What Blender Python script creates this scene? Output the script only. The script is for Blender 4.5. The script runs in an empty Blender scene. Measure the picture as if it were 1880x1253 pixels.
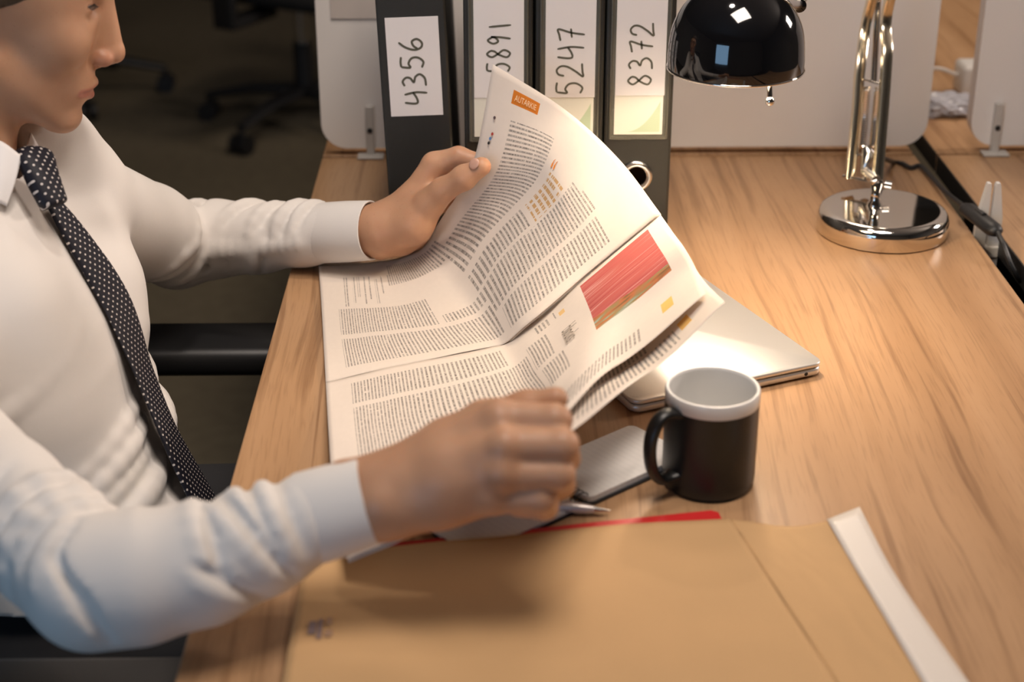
import bpy, math, random
import numpy as np
from math import radians, sin, cos, pi
from mathutils import Vector, Matrix

# ------------------------------------------------------------------ camera
sc = bpy.context.scene
FPX = 3020.0; PITCH = radians(25.0); YAW = radians(0.81)
CAMP = np.array([0, 0, 1.464])
cd = bpy.data.cameras.new('camera'); cam = bpy.data.objects.new('camera', cd)
sc.collection.objects.link(cam); sc.camera = cam
cam.location = CAMP; cam.rotation_euler = (pi/2 - PITCH, 0, -YAW)
cd.sensor_width = 36; cd.lens = 36 * FPX / 1880; cd.clip_start = 0.02
cd.dof.use_dof = True; cd.dof.focus_distance = 1.70; cd.dof.aperture_fstop = 4.0
# ------------------------------------------------------------------ world, light, exposure
w = bpy.data.worlds.new('world'); sc.world = w; w.use_nodes = True
w.node_tree.nodes['Background'].inputs[0].default_value = (0.30, 0.42, 0.62, 1)
w.node_tree.nodes['Background'].inputs[1].default_value = 0.05
def area(name, loc, target, size, power, col, sizey=None):
    l = bpy.data.lights.new(name, 'AREA'); l.energy = power; l.color = col; l.size = size
    if sizey: l.shape = 'RECTANGLE'; l.size_y = sizey
    o = bpy.data.objects.new(name, l); sc.collection.objects.link(o); o.location = loc
    o.rotation_euler = (Vector(target) - Vector(loc)).to_track_quat('-Z', 'Y').to_euler()
    return o
area('ceiling_panel_light', (0.25, 0.95, 2.55), (0.0, 1.4, 0.74), 0.7, 20, (1.0, 0.87, 0.77), 0.6)
area('added_far_fill', (0.5, 3.3, 2.7), (0.2, 3.2, 0.0), 0.6, 16, (1.0, 0.82, 0.66), 0.6)  # added fill that lifts the far floor and far desk
area('side_light', (3.0, 2.60, 2.05), (-0.4, 1.4, 0.85), 0.5, 34, (1.0, 0.85, 0.76), 0.5)
sl = bpy.data.lights.new('added_left_spot', 'SPOT'); sl.energy = 46; sl.color = (1.0, 0.87, 0.77); sl.spot_size = radians(44); sl.spot_blend = 1.0; sl.shadow_soft_size = 0.10  # added spot to brighten the left arm and newspaper
so_ = bpy.data.objects.new('added_left_spot', sl); sc.collection.objects.link(so_); so_.location = (-0.05, 1.50, 2.75); so_.rotation_euler = (Vector((-0.14, 1.66, 0.8))-Vector(so_.location)).to_track_quat('-Z', 'Y').to_euler()
area('added_cool_fill', (-1.5, -1.2, 1.25), (-0.2, 1.0, 0.8), 1.2, 14, (0.38, 0.66, 1.0), 1.2)  # added bluish fill from the camera side; no window is there
sc.view_settings.view_transform = 'Standard'; sc.view_settings.look = 'None'
sc.view_settings.gamma = 1; sc.view_settings.use_curve_mapping = False
sc.view_settings.exposure = 0.15

# ------------------------------------------------------------------ camera maths: turns a pixel into a world point
_R = np.array([cos(YAW), -sin(YAW), 0]); _H = np.array([sin(YAW), cos(YAW), 0])
_F = _H*cos(PITCH) + np.array([0, 0, -sin(PITCH)]); _U = _H*sin(PITCH) + np.array([0, 0, cos(PITCH)])
def ray(u, v): return _F + _R*(u-940)/FPX - _U*(v-626.5)/FPX
def P(u, v, d): return CAMP + ray(u, v)*d
def PZ(u, v, z):
    r = ray(u, v); return CAMP + r*((z-CAMP[2])/r[2])
def PY(u, v, y):
    r = ray(u, v); return CAMP + r*(y/r[1])
def PX(u, v, x):
    r = ray(u, v); return CAMP + r*(x/r[0])
T = 0.74                                            # desk height

# ------------------------------------------------------------------ materials
def new_mat(name):
    m = bpy.data.materials.new(name); m.use_nodes = True
    return m, m.node_tree, m.node_tree.nodes['Principled BSDF']
def srgb(r, g, b):
    f = lambda c: (c/255/12.92) if c/255 <= 0.04045 else ((c/255+0.055)/1.055)**2.4
    return (f(r), f(g), f(b), 1)
MATS = {}
def M(name, col, rough=0.5, metal=0.0, spec=0.5, bump=0.0, bscale=200.0, sheen=0.0, sss=0.0, coat=0.0, var=0.0, vscale=8.0, trans=0.0):
    if name in MATS: return MATS[name]
    m, nt, b = new_mat(name)
    b.inputs['Base Color'].default_value = col; b.inputs['Roughness'].default_value = rough
    b.inputs['Metallic'].default_value = metal; b.inputs['Specular IOR Level'].default_value = spec
    if sheen: b.inputs['Sheen Weight'].default_value = sheen
    if coat: b.inputs['Coat Weight'].default_value = coat; b.inputs['Coat Roughness'].default_value = 0.1
    if sss:
        b.inputs['Subsurface Weight'].default_value = sss; b.inputs['Subsurface Radius'].default_value = (0.012, 0.004, 0.002)
        b.inputs['Subsurface Scale'].default_value = 0.6
    tc = nt.nodes.new('ShaderNodeTexCoord')
    if bump:
        n = nt.nodes.new('ShaderNodeTexNoise'); n.inputs['Scale'].default_value = bscale; n.inputs['Detail'].default_value = 4
        bp = nt.nodes.new('ShaderNodeBump'); bp.inputs['Strength'].default_value = bump; bp.inputs['Distance'].default_value = 0.001
        nt.links.new(tc.outputs['Object'], n.inputs['Vector']); nt.links.new(n.outputs['Fac'], bp.inputs['Height'])
        nt.links.new(bp.outputs['Normal'], b.inputs['Normal'])
    if var:
        n2 = nt.nodes.new('ShaderNodeTexNoise'); n2.inputs['Scale'].default_value = vscale; n2.inputs['Detail'].default_value = 5
        mx = nt.nodes.new('ShaderNodeMix'); mx.data_type = 'RGBA'
        mx.inputs['A'].default_value = tuple(c*(1-var) for c in col[:3])+(1,); mx.inputs['B'].default_value = tuple(min(1, c*(1+var)) for c in col[:3])+(1,)
        nt.links.new(tc.outputs['Object'], n2.inputs['Vector']); nt.links.new(n2.outputs['Fac'], mx.inputs['Factor'])
        nt.links.new(mx.outputs['Result'], b.inputs['Base Color'])
    MATS[name] = m
    return m

class NG:                                           # small node-graph helper
    def __init__(s, nt): s.nt = nt
    def math(s, op, a, b=None, c=None):
        n = s.nt.nodes.new('ShaderNodeMath'); n.operation = op
        for i, x in enumerate((a, b, c)):
            if x is None: continue
            if isinstance(x, (int, float)): n.inputs[i].default_value = x
            else: s.nt.links.new(x, n.inputs[i])
        return n.outputs[0]
    def rect(s, x, y, x0, x1, y0, y1):
        a = s.math('COMPARE', x, (x0+x1)/2, (x1-x0)/2); b = s.math('COMPARE', y, (y0+y1)/2, (y1-y0)/2)
        return s.math('MULTIPLY', a, b)
    def comb(s, x, y, z=0.0):
        n = s.nt.nodes.new('ShaderNodeCombineXYZ')
        for i, v in enumerate((x, y, z)):
            if isinstance(v, (int, float)): n.inputs[i].default_value = v
            else: s.nt.links.new(v, n.inputs[i])
        return n.outputs[0]
    def noise(s, vec, scale, detail=2.0, dist=0.0):
        n = s.nt.nodes.new('ShaderNodeTexNoise'); n.inputs['Scale'].default_value = scale; n.inputs['Detail'].default_value = detail
        n.inputs['Distortion'].default_value = dist; s.nt.links.new(vec, n.inputs['Vector']); return n.outputs['Fac']
    def white(s, vec):
        n = s.nt.nodes.new('ShaderNodeTexWhiteNoise'); s.nt.links.new(vec, n.inputs['Vector']); return n.outputs['Value']
    def mix(s, f, a, b):
        n = s.nt.nodes.new('ShaderNodeMix'); n.data_type = 'RGBA'
        for k, x in (('Factor', f), ('A', a), ('B', b)):
            if isinstance(x, (int, float)): n.inputs[k].default_value = x
            elif isinstance(x, tuple): n.inputs[k].default_value = x
            else: s.nt.links.new(x, n.inputs[k])
        return n.outputs['Result']
    def ramp(s, f, stops):
        n = s.nt.nodes.new('ShaderNodeValToRGB'); e = n.color_ramp.elements
        while len(e) < len(stops): e.new(0.5)
        for q, (p, c) in zip(e, stops): q.position = p; q.color = c
        s.nt.links.new(f, n.inputs[0]); return n.outputs[0]

def wood_material():
    m, nt, b = new_mat('oak_laminate'); g = NG(nt)
    tc = nt.nodes.new('ShaderNodeTexCoord'); sp = nt.nodes.new('ShaderNodeSeparateXYZ'); nt.links.new(tc.outputs['Object'], sp.inputs[0])
    x, y, z = sp.outputs
    warp = g.noise(g.comb(g.math('MULTIPLY', x, 4.0), g.math('MULTIPLY', y, 1.0), 0.0), 1.0, 2.0)
    xw = g.math('ADD', x, g.math('MULTIPLY', g.math('SUBTRACT', warp, 0.5), 0.09))
    broad = g.noise(g.comb(g.math('MULTIPLY', xw, 22.0), g.math('MULTIPLY', y, 0.5), 1.0), 1.0, 3.0)
    grain = g.noise(g.comb(g.math('MULTIPLY', xw, 95.0), g.math('MULTIPLY', y, 2.2), 3.0), 1.0, 4.0)
    pores = g.noise(g.comb(g.math('MULTIPLY', xw, 420.0), g.math('MULTIPLY', y, 16.0), 5.0), 1.0, 2.0)
    c1 = g.ramp(broad, [(0.30, (0.37, 0.210, 0.105, 1)), (0.5, (0.43, 0.252, 0.130, 1)), (0.70, (0.475, 0.287, 0.155, 1))])
    lines = g.ramp(grain, [(0.35, (0.62, 0.56, 0.51, 1)), (0.46, (1, 1, 1, 1))])
    pp = g.ramp(pores, [(0.34, (0.80, 0.77, 0.75, 1)), (0.46, (1, 1, 1, 1))])
    mm = nt.nodes.new('ShaderNodeMix'); mm.data_type = 'RGBA'; mm.blend_type = 'MULTIPLY'; mm.inputs['Factor'].default_value = 0.8
    nt.links.new(c1, mm.inputs['A']); nt.links.new(lines, mm.inputs['B'])
    m2 = nt.nodes.new('ShaderNodeMix'); m2.data_type = 'RGBA'; m2.blend_type = 'MULTIPLY'; m2.inputs['Factor'].default_value = 0.7
    nt.links.new(mm.outputs['Result'], m2.inputs['A']); nt.links.new(pp, m2.inputs['B'])
    nt.links.new(m2.outputs['Result'], b.inputs['Base Color'])
    b.inputs['Roughness'].default_value = 0.38; b.inputs['Specular IOR Level'].default_value = 0.4
    bp = nt.nodes.new('ShaderNodeBump'); bp.inputs['Strength'].default_value = 0.08; bp.inputs['Distance'].default_value = 0.001
    nt.links.new(grain, bp.inputs['Height']); nt.links.new(bp.outputs['Normal'], b.inputs['Normal'])
    return m
WOOD = wood_material()
BLACKP = M('black_plastic', (0.012, 0.012, 0.013, 1), 0.45, bump=0.1, bscale=600)
BLACKF = M('black_chair_fabric', (0.010, 0.010, 0.010, 1), 0.9, bump=0.5, bscale=900)
METALG = M('grey_powder_metal', (0.20, 0.20, 0.20, 1), 0.45, 0.2)
CHROME = M('polished_chrome', (0.80, 0.76, 0.70, 1), 0.07, 1.0)
STEEL = M('bright_steel', (0.72, 0.70, 0.68, 1), 0.22, 1.0)
WHITEP = M('white_plastic', (0.72, 0.70, 0.67, 1), 0.4)
PAPERW = M('white_paper', (0.80, 0.76, 0.74, 1), 0.8, bump=0.05, bscale=900)

# ------------------------------------------------------------------ mesh helpers
col = sc.collection
def link(name, me, mat=None, parent=None):
    o = bpy.data.objects.new(name, me); col.objects.link(o)
    if mat is not None and me is not None: me.materials.append(mat)
    if parent is not None: o.parent = parent; 
    return o
def mesh(name, verts, faces, mat=None, parent=None, smooth=False, uvs=None, sharp=None):
    me = bpy.data.meshes.new(name)
    me.from_pydata([tuple(map(float, v)) for v in verts], [], [tuple(map(int, f)) for f in faces])
    if uvs is not None:
        ul = me.uv_layers.new(name='UVMap')
        li = np.empty(len(me.loops), int); me.loops.foreach_get('vertex_index', li)
        ul.data.foreach_set('uv', np.asarray(uvs, float)[li].ravel())
    me.update()
    if smooth:
        me.polygons.foreach_set('use_smooth', [True]*len(me.polygons))
        if sharp is not None: me.set_sharp_from_angle(angle=radians(sharp))
    return link(name, me, mat, parent)
class B:                                            # mesh collector
    def __init__(s): s.v = []; s.f = []
    def add(s, v, f):
        n = len(s.v); s.v += [tuple(map(float, q)) for q in v]; s.f += [tuple(i+n for i in q) for q in f]; return s
    def box(s, x0, x1, y0, y1, z0, z1, bev=0.0, mat=None):
        if bev <= 0:
            v = [(x, y, z) for x in (x0, x1) for y in (y0, y1) for z in (z0, z1)]
            f = [(0, 1, 3, 2), (4, 6, 7, 5), (0, 4, 5, 1), (2, 3, 7, 6), (0, 2, 6, 4), (1, 5, 7, 3)]
        else:
            v, f = bevel_box(x1-x0, y1-y0, z1-z0, bev)
            c = ((x0+x1)/2, (y0+y1)/2, (z0+z1)/2); v = [(a[0]+c[0], a[1]+c[1], a[2]+c[2]) for a in v]
        if mat is not None: v = [tuple(mat @ Vector(q)) for q in v]
        return s.add(v, f)
    def tube(s, pts, rad, n=12, caps=True, flat=1.0):
        pts = [np.array(p, float) for p in pts]; m = len(pts)
        rr = rad if hasattr(rad, '__len__') else [rad]*m
        tang = [pts[min(i+1, m-1)]-pts[max(i-1, 0)] for i in range(m)]; tang = [t/np.linalg.norm(t) for t in tang]
        ref = np.array([0, 0, 1.0]) if abs(tang[0][2]) < 0.9 else np.array([1.0, 0, 0])
        a = np.cross(tang[0], ref); a /= np.linalg.norm(a); v = []
        for i in range(m):
            a = a - tang[i]*(a@tang[i]); a /= np.linalg.norm(a); b = np.cross(tang[i], a)
            for k in range(n):
                q = 2*pi*k/n; v.append(pts[i] + rr[i]*(cos(q)*a + flat*sin(q)*b))
        f = [(i*n+k, i*n+(k+1) % n, (i+1)*n+(k+1) % n, (i+1)*n+k) for i in range(m-1) for k in range(n)]
        if caps: f += [tuple(range(n-1, -1, -1)), tuple(range((m-1)*n, m*n))]
        return s.add(v, f)
    def lathe(s, prof, n=32, c=(0, 0, 0), mat=None, closed=False, caps=True):
        v = []; m = len(prof)
        for r, z in prof:
            for k in range(n): v.append((r*cos(2*pi*k/n), r*sin(2*pi*k/n), z))
        f = [(i*n+k, i*n+(k+1) % n, ((i+1) % m)*n+(k+1) % n, ((i+1) % m)*n+k) for i in range(m if closed else m-1) for k in range(n)]
        if not closed and caps:
            if prof[0][0] > 1e-6: f.append(tuple(range(n-1, -1, -1)))
            if prof[-1][0] > 1e-6: f.append(tuple(range((m-1)*n, m*n)))
        if mat is not None: v = [tuple(mat @ Vector(q)) for q in v]
        v = [(q[0]+c[0], q[1]+c[1], q[2]+c[2]) for q in v]
        return s.add(v, f)
    def prism(s, poly, z0, z1, mat=None):
        n = len(poly); v = [(x, y, z0) for x, y in poly]+[(x, y, z1) for x, y in poly]
        f = [tuple(range(n-1, -1, -1)), tuple(range(n, 2*n))]+[(i, (i+1) % n, n+(i+1) % n, n+i) for i in range(n)]
        if mat is not None: v = [tuple(mat @ Vector(q)) for q in v]
        return s.add(v, f)
    def obj(s, name, mat=None, parent=None, smooth=False, sharp=35): return mesh(name, s.v, s.f, mat, parent, smooth, None, sharp)
def bevel_box(w, d, h, r, seg=3):
    import bmesh
    bm = bmesh.new(); bmesh.ops.create_cube(bm, size=1)
    for q in bm.verts: q.co = Vector((q.co.x*w, q.co.y*d, q.co.z*h))
    bmesh.ops.bevel(bm, geom=list(bm.edges), offset=min(r, 0.49*min(w, d, h)), segments=seg, profile=0.5, affect='EDGES')
    bm.verts.index_update(); v = [tuple(q.co) for q in bm.verts]; f = [tuple(q.index for q in p.verts) for p in bm.faces]; bm.free()
    return v, f
def rrect(w, h, r, n=6, cx=0, cy=0):
    p = []
    for (sx, sy, a0) in ((1, 1, 0), (-1, 1, pi/2), (-1, -1, pi), (1, -1, 3*pi/2)):
        for k in range(n+1):
            a = a0 + k*pi/2/n; p.append((cx+sx*(w/2-r)+r*cos(a), cy+sy*(h/2-r)+r*sin(a)))
    return p
def empty(name, loc=(0, 0, 0), label=None, cat=None, group=None):
    o = bpy.data.objects.new(name, None); col.objects.link(o); o.location = loc; o.empty_display_size = 0.05
    return tag(o, label, cat, group)
def tag(o, label=None, cat=None, group=None, kind=None):
    if label: o['label'] = label
    if cat: o['category'] = cat
    if group: o['group'] = group
    if kind: o['kind'] = kind
    return o
def local(o, parent):                               # keep world coordinates while parenting to an unrotated empty
    o.parent = parent; o.matrix_parent_inverse = Matrix.Translation(-Vector(parent.location)); return o
def copy_tree(o, parent=None):
    c = o.copy(); col.objects.link(c); c.parent = parent
    for ch in o.children: copy_tree(ch, c)
    return c
def spline(pts, n=8):                               # Catmull-Rom through points
    p = [np.array(q, float) for q in pts]; p = [2*p[0]-p[1]]+p+[2*p[-1]-p[-2]]; out = []
    for i in range(1, len(p)-2):
        for k in range(n):
            t = k/n; a, b, c, d = p[i-1:i+3]
            out.append(0.5*((2*b)+(c-a)*t+(2*a-5*b+4*c-d)*t*t+(3*b-a-3*c+d)*t**3))
    out.append(p[-2]); return out

# ------------------------------------------------------------------ the room
FLOORM = M('dark_carpet', (0.135, 0.112, 0.072, 1), 0.95, bump=0.6, bscale=500, var=0.25, vscale=30)
WALLM = M('grey_wall_paint', (0.30, 0.28, 0.26, 1), 0.9, bump=0.1, bscale=80)
CEILM = M('ceiling_paint', (0.35, 0.34, 0.33, 1), 0.9, bump=0.1, bscale=60)
X0, X1, Y0, Y1, ZC = -4.0, 3.6, -3.0, 7.6, 2.8
tag(B().box(X0, X1, Y0, Y1, -0.1, 0).obj('floor', FLOORM), kind='structure')
tag(B().box(X0, X1, Y0, Y1, ZC, ZC+0.1).obj('ceiling', CEILM), kind='structure')
tag(B().box(X0-0.1, X0, Y0, Y1, 0, ZC).obj('wall_left', WALLM), kind='structure')
tag(B().box(X1, X1+0.1, Y0, Y1, 0, ZC).obj('wall_right', WALLM), kind='structure')
tag(B().box(X0, X1, Y1, Y1+0.1, 0, ZC).obj('wall_back', WALLM), kind='structure')
tag(B().box(X0, X1, Y0-0.1, Y0, 0, ZC).obj('wall_front', WALLM), kind='structure')
tag(B().box(X0, X1, Y1-0.015, Y1, 0, 0.08).obj('baseboard_back', M('baseboard_paint', (0.2, 0.19, 0.18, 1), 0.6)), kind='structure')

# ------------------------------------------------------------------ desks
EDGEM = M('dark_desk_edge', (0.10, 0.06, 0.035, 1), 0.5, bump=0.1)
def desk(x0, x1, y0, y1, label, legside):
    d = empty('desk', ((x0+x1)/2, (y0+y1)/2, 0), label, 'desk', 'oak laminate office desks')
    cx, cy = (x0+x1)/2, (y0+y1)/2
    top = B().box(x0-cx, x1-cx, y0-cy, y1-cy, T-0.025, T, bev=0.0015).obj('desk_top', WOOD, d)
    if x0 > 0.5: B().box(x0-cx-0.0016, x0-cx, y0-cy, y1-cy, T-0.026, T-0.0004).obj('edge_strip', BLACKP, d)
    for sx in (-1, 1):
        for sy in (-1, 1):
            lx = sx*((x1-x0)/2-0.10); ly = sy*((y1-y0)/2-0.06)
            B().box(lx-0.025, lx+0.025, ly-0.025, ly+0.025, 0, T-0.06, bev=0.003).obj('leg', METALG, d)
    for sx in (-1, 1):
        lx = sx*((x1-x0)/2-0.10); B().box(lx-0.02, lx+0.02, y0-cy+0.08, y1-cy-0.08, T-0.06, T-0.025).obj('frame_rail', METALG, d)
    return d
DX0, DX1 = -0.2295, 0.584
desk(DX0, DX1, 0.55, 2.150, 'oak laminate desk under the newspaper, laptop, mug and lamp', 0)
desk(DX0, DX1, 2.158, 3.758, 'oak laminate desk behind the binders, past the divider', 0)
desk(0.617, 1.43, 0.55, 2.150, 'oak laminate desk across the dark cable gap from the lamp', 0)
desk(0.617, 1.43, 2.158, 3.758, 'oak laminate desk with the crumpled plastic bag on it', 0)
# dark cable trough under the gap
TRM = M('black_trough', (0.008, 0.008, 0.008, 1), 0.5, bump=0.1)
tr = empty('cable_trough', (0.6, 1.35, 0.62), 'black metal cable tray running under the gap between desks', 'cable tray')
B().box(-0.06, 0.06, -0.75, 0.78, 0.0, 0.003).obj('tray_bottom', TRM, tr)
B().box(-0.06, -0.057, -0.75, 0.78, 0.003, 0.07).obj('tray_side', TRM, tr)
B().box(0.057, 0.06, -0.75, 0.78, 0.003, 0.07).obj('tray_side', TRM, tr)

# ------------------------------------------------------------------ desk dividers
DIVM = M('frosted_divider', (0.86, 0.815, 0.775, 1), 0.42, spec=0.4, var=0.05, vscale=3)
BRK = M('divider_bracket', (0.55, 0.52, 0.48, 1), 0.4)
def divider(x0, x1, y, label, brx):
    cx = (x0+x1)/2; e = empty('desk_divider', (cx, y, T), label, 'divider')
    poly = rrect(x1-x0, 0.42, 0.035, 8, 0, 0.010+0.21)
    R = Matrix.Rotation(pi/2, 4, 'X')
    B().prism(poly, -0.012, 0.012, R).obj('panel', DIVM, e, True, 30)
    for bx in brx:
        b = empty('tmp'); bpy.data.objects.remove(b)
        bx -= cx
        br = B().box(bx-0.0055, bx+0.0055, -0.022, -0.0125, 0.0, 0.072, bev=0.0015).obj('bracket', BRK, e)
        B().box(bx-0.018, bx+0.018, -0.034, -0.0125, 0.0005, 0.004, bev=0.0015).obj('foot', BRK, br)
        B().lathe([(0.0, 0.0015), (0.0035, 0.001), (0.004, 0)], 12, (bx, -0.022, 0.038), None).obj('screw', BLACKP, br)
        br.children[-1].data.transform(Matrix.Translation((bx, -0.022, 0.038)) @ Matrix.Rotation(pi/2, 4, 'X') @ Matrix.Translation((-bx, 0.022, -0.038)))
    return e
PYD = 2.172
divider(DX0, 0.600, PYD, 'pale frosted desk divider standing behind the binders and lamp', [PY(681, 290, 2.15)[0]])
divider(0.660, 1.44, PYD, 'pale frosted desk divider standing on the desk across the cable gap', [PY(1826, 280, 2.15)[0]])

# paper sheet pinned on the divider
px0 = PY(607, 20, 2.158); px1 = PY(703, 20, 2.158)
sh = B().box(px0[0], px1[0], 2.1575, 2.1592, PY(650, 34, 2.158)[2], 1.12).obj('paper_sheet', M('pinned_paper', (0.62, 0.55, 0.50, 1), 0.6, bump=0.1))
tag(sh, 'blank pale paper sheet fixed to the divider left of the binders', 'paper')

# ------------------------------------------------------------------ binders
BINDM = M('black_binder_vinyl', (0.020, 0.019, 0.015, 1), 0.42, bump=0.35, bscale=1400)
POCK = M('label_pocket_plastic', (0.10, 0.095, 0.075, 1), 0.25, bump=0.6, bscale=900)
INK = M('marker_ink', (0.10, 0.095, 0.065, 1), 0.6)
GREENP = M('pale_green_print', (0.50, 0.60, 0.42, 1), 0.7)
CARDW = M('label_card', (0.78, 0.76, 0.66, 1), 0.7)
DIG = {
 '1': [[(0.42, 0.95), (0.58, 0.0)]],
 '2': [[(0.12, 0.72), (0.22, 0.93), (0.5, 1.0), (0.75, 0.85), (0.72, 0.6), (0.4, 0.28), (0.08, 0.02), (0.45, 0.04), (0.95, 0.06)]],
 '3': [[(0.12, 0.92), (0.42, 1.0), (0.66, 0.85), (0.62, 0.66), (0.36, 0.52), (0.7, 0.44), (0.86, 0.24), (0.6, 0.04), (0.1, 0.0)]],
 '4': [[(0.2, 1.0), (0.12, 0.6), (0.2, 0.44), (0.5, 0.48), (0.85, 0.62)], [(0.72, 1.0), (0.86, 0.5), (0.8, 0.0)]],
 '5': [[(0.2, 0.98), (0.15, 0.6), (0.42, 0.66), (0.74, 0.52), (0.78, 0.25), (0.5, 0.02), (0.12, 0.1)], [(0.2, 0.98), (0.5, 1.0), (0.85, 0.97)]],
 '6': [[(0.62, 1.0), (0.3, 0.72), (0.12, 0.36), (0.24, 0.06), (0.55, 0.0), (0.8, 0.2), (0.66, 0.42), (0.36, 0.36), (0.2, 0.2)]],
 '7': [[(0.1, 0.9), (0.5, 0.95), (0.85, 0.98), (0.62, 0.5), (0.5, 0.0)], [(0.3, 0.48), (0.9, 0.52)]],
 '8': [[(0.75, 0.85), (0.45, 1.0), (0.2, 0.8), (0.45, 0.55), (0.8, 0.28), (0.55, 0.02), (0.2, 0.15), (0.4, 0.48), (0.68, 0.68), (0.75, 0.86)]],
 '9': [[(0.72, 0.8), (0.45, 0.98), (0.18, 0.76), (0.36, 0.54), (0.68, 0.66), (0.74, 0.84), (0.72, 0.45), (0.6, 0.0)]],
}
def ribbon(pts, wd, rot):                           # flat pen stroke in the label plane (local x, z), facing -y
    p = np.array(spline([(a, b, 0) for a, b in pts], 6))[:, :2]; n = len(p); v = []; f = []
    for i in range(n):
        t = p[min(i+1, n-1)]-p[max(i-1, 0)]; t /= (np.linalg.norm(t)+1e-9); q = np.array([-t[1], t[0]])
        ww = wd*(0.6 if i in (0, n-1) else 1.0)/2
        for s in (-1, 1): v.append(p[i]+q*s*ww)
    for i in range(n-1): f.append((2*i, 2*i+1, 2*i+3, 2*i+2))
    return v, f
def numbers(txt, x, zbot, pitch, h, wd, y, parent, skew=0.0):
    bb = B()
    for i, ch in enumerate(txt):
        for st in DIG[ch]:
            pts = [(x - (b-0.5)*h + skew*i, zbot + i*pitch + a*pitch*0.86) for a, b in st]
            v, f = ribbon(pts, wd, 0)
            bb.add([(q[0], y, q[1]) for q in v], f)
    return bb.obj('handwritten_number', INK, parent)
YB = 1.80; BW = 0.0775; BH = 0.318; BDp = 0.285
def binder(xc, txt, label, lean=0.0, kind='card', numz=(0.1, 0.02, 0.022), labz=(0.12, 0.30), yo=0.0, hole=True):
    e = empty('lever_arch_binder', (xc, YB+yo, T), label, 'binder', 'black lever arch binders in a row')
    h2 = BW/2; r = 0.0155; hz = 0.094 if kind == 'card' else 0.055; n = 24
    # spine plate with finger hole
    sq = 0.024; v = []; f = []
    def ring(y):
        o = len(v)
        for k in range(n):
            a = 2*pi*k/n; c = max(abs(cos(a)), abs(sin(a))); v.append((sq*cos(a)/c, y, hz+sq*sin(a)/c))
        for k in range(n):
            a = 2*pi*k/n; v.append((r*cos(a), y, hz+r*sin(a)))
        return o
    o0 = ring(0.0); o1 = ring(0.004)
    for k in range(n):
        k2 = (k+1) % n
        f += [(o0+k, o0+k2, o0+n+k2, o0+n+k), (o1+k2, o1+k, o1+n+k, o1+n+k2), (o0+n+k, o0+n+k2, o1+n+k2, o1+n+k)]
    bb = B(); bb.add(v, f)
    bb.box(-h2+0.003, -sq, 0, 0.004, 0, BH); bb.box(sq, h2-0.003, 0, 0.004, 0, BH)
    bb.box(-sq, sq, 0, 0.004, 0, hz-sq); bb.box(-sq, sq, 0, 0.004, hz+sq, BH)
    for s in (-1, 1): bb.tube([(s*(h2-0.003), 0.003, 0), (s*(h2-0.003), 0.003, BH)], 0.003, 8)
    sp = bb.obj('spine', BINDM, e, True, 40)
    for s in (-1, 1):
        B().box(s*h2-0.0015*(1+s), s*h2+0.0015*(1-s), 0.003, BDp, 0, BH, bev=0.001).obj('cover', BINDM, e)
    B().box(-h2+0.008, h2-0.008, 0.05, BDp-0.02, 0.006, BH-0.02).obj('paper_block', PAPERW, e)
    B().box(-h2+0.004, h2-0.004, 0.03, 0.045, 0.01, BH-0.01).obj('inner_backing', M('binder_inner_board', (0.10, 0.055, 0.03, 1), 0.8), e)
    if hole:
        prof = [(r+0.0045*cos(a)*0.9-0.0005, 0.002*sin(a)*1.6) for a in np.linspace(0, 2*pi, 10, endpoint=False)]
        rg = B().lathe(prof, 32, (0, 0, 0), Matrix.Rotation(pi/2, 4, 'X'), closed=True).obj('finger_ring', STEEL, e, True, 60)
        rg.location = (0, -0.001, hz)
    lw = 0.0275
    if kind == 'card':
        pk = B().box(-lw-0.006, lw+0.006, -0.0008, 0.0, labz[0]-0.006, BH-0.006)
        for s in (-1, 1): pk.tube([(s*(lw+0.0045), -0.001, labz[0]-0.005), (s*(lw+0.0045), -0.001, BH-0.006)], 0.0016, 6)
        pk.box(-lw-0.004, -0.008, -0.0022, -0.0008, labz[0]-0.006, labz[0]-0.002)
        pk.box(0.010, lw+0.004, -0.0022, -0.0008, labz[0]-0.006, labz[0]-0.002)
        pk = pk.obj('label_pocket', POCK, e)
        cardo = B().box(-lw, lw, -0.0014, -0.0009, labz[0], 0.305).obj('label_card', CARDW, e)
        # green swoosh printed in the lower corner
        pts = [(lw-0.003, labz[0]+0.003)]; k = 12
        cur = [(lw-0.003-0.040*(1-t)**1.0, labz[0]+0.003+0.036*t**2.2) for t in np.linspace(0, 1, k)]
        poly = cur+[(lw-0.003, labz[0]+0.003)]
        mesh('printed_corner', [(a, -0.00155, b) for a, b in poly], [tuple(range(len(poly)))], GREENP, cardo)
        nl = B().box(-lw+0.0005, lw+0.001, -0.0021, -0.0016, labz[0]+0.046, 0.307).obj('paper_label', PAPERW, e)
        numbers(txt, 0.0, numz[0], numz[1], numz[2], 0.0023, -0.0023, nl, 0.0004)
    else:
        nl = B().box(-0.0295, 0.0295, -0.0008, -0.0001, labz[0], labz[1]).obj('paper_label', PAPERW, e)
        numbers(txt, 0.0, numz[0], numz[1], numz[2], 0.0025, -0.0010, nl, -0.001)
    e.rotation_euler = (0, lean, 0)
    return e
def zat(v, y=YB): return PY(1000, v, y)[2]-T
def xat(u, v, y=YB): return PY(u, v, y)[0]
binder(xat(1174, 150), '8372', 'black binder numbered 8372 with metal finger ring, last in the row by the lamp', 0.0, 'card', (zat(160), (zat(36)-zat(160))/4, 0.026), (zat(247), 0))
binder(xat(1046, 120), '5247', 'black binder numbered 5247 with a green-cornered label', 0.0, 'card', (zat(174), (zat(44)-zat(174))/4, 0.030), (zat(250), 0))
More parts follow.
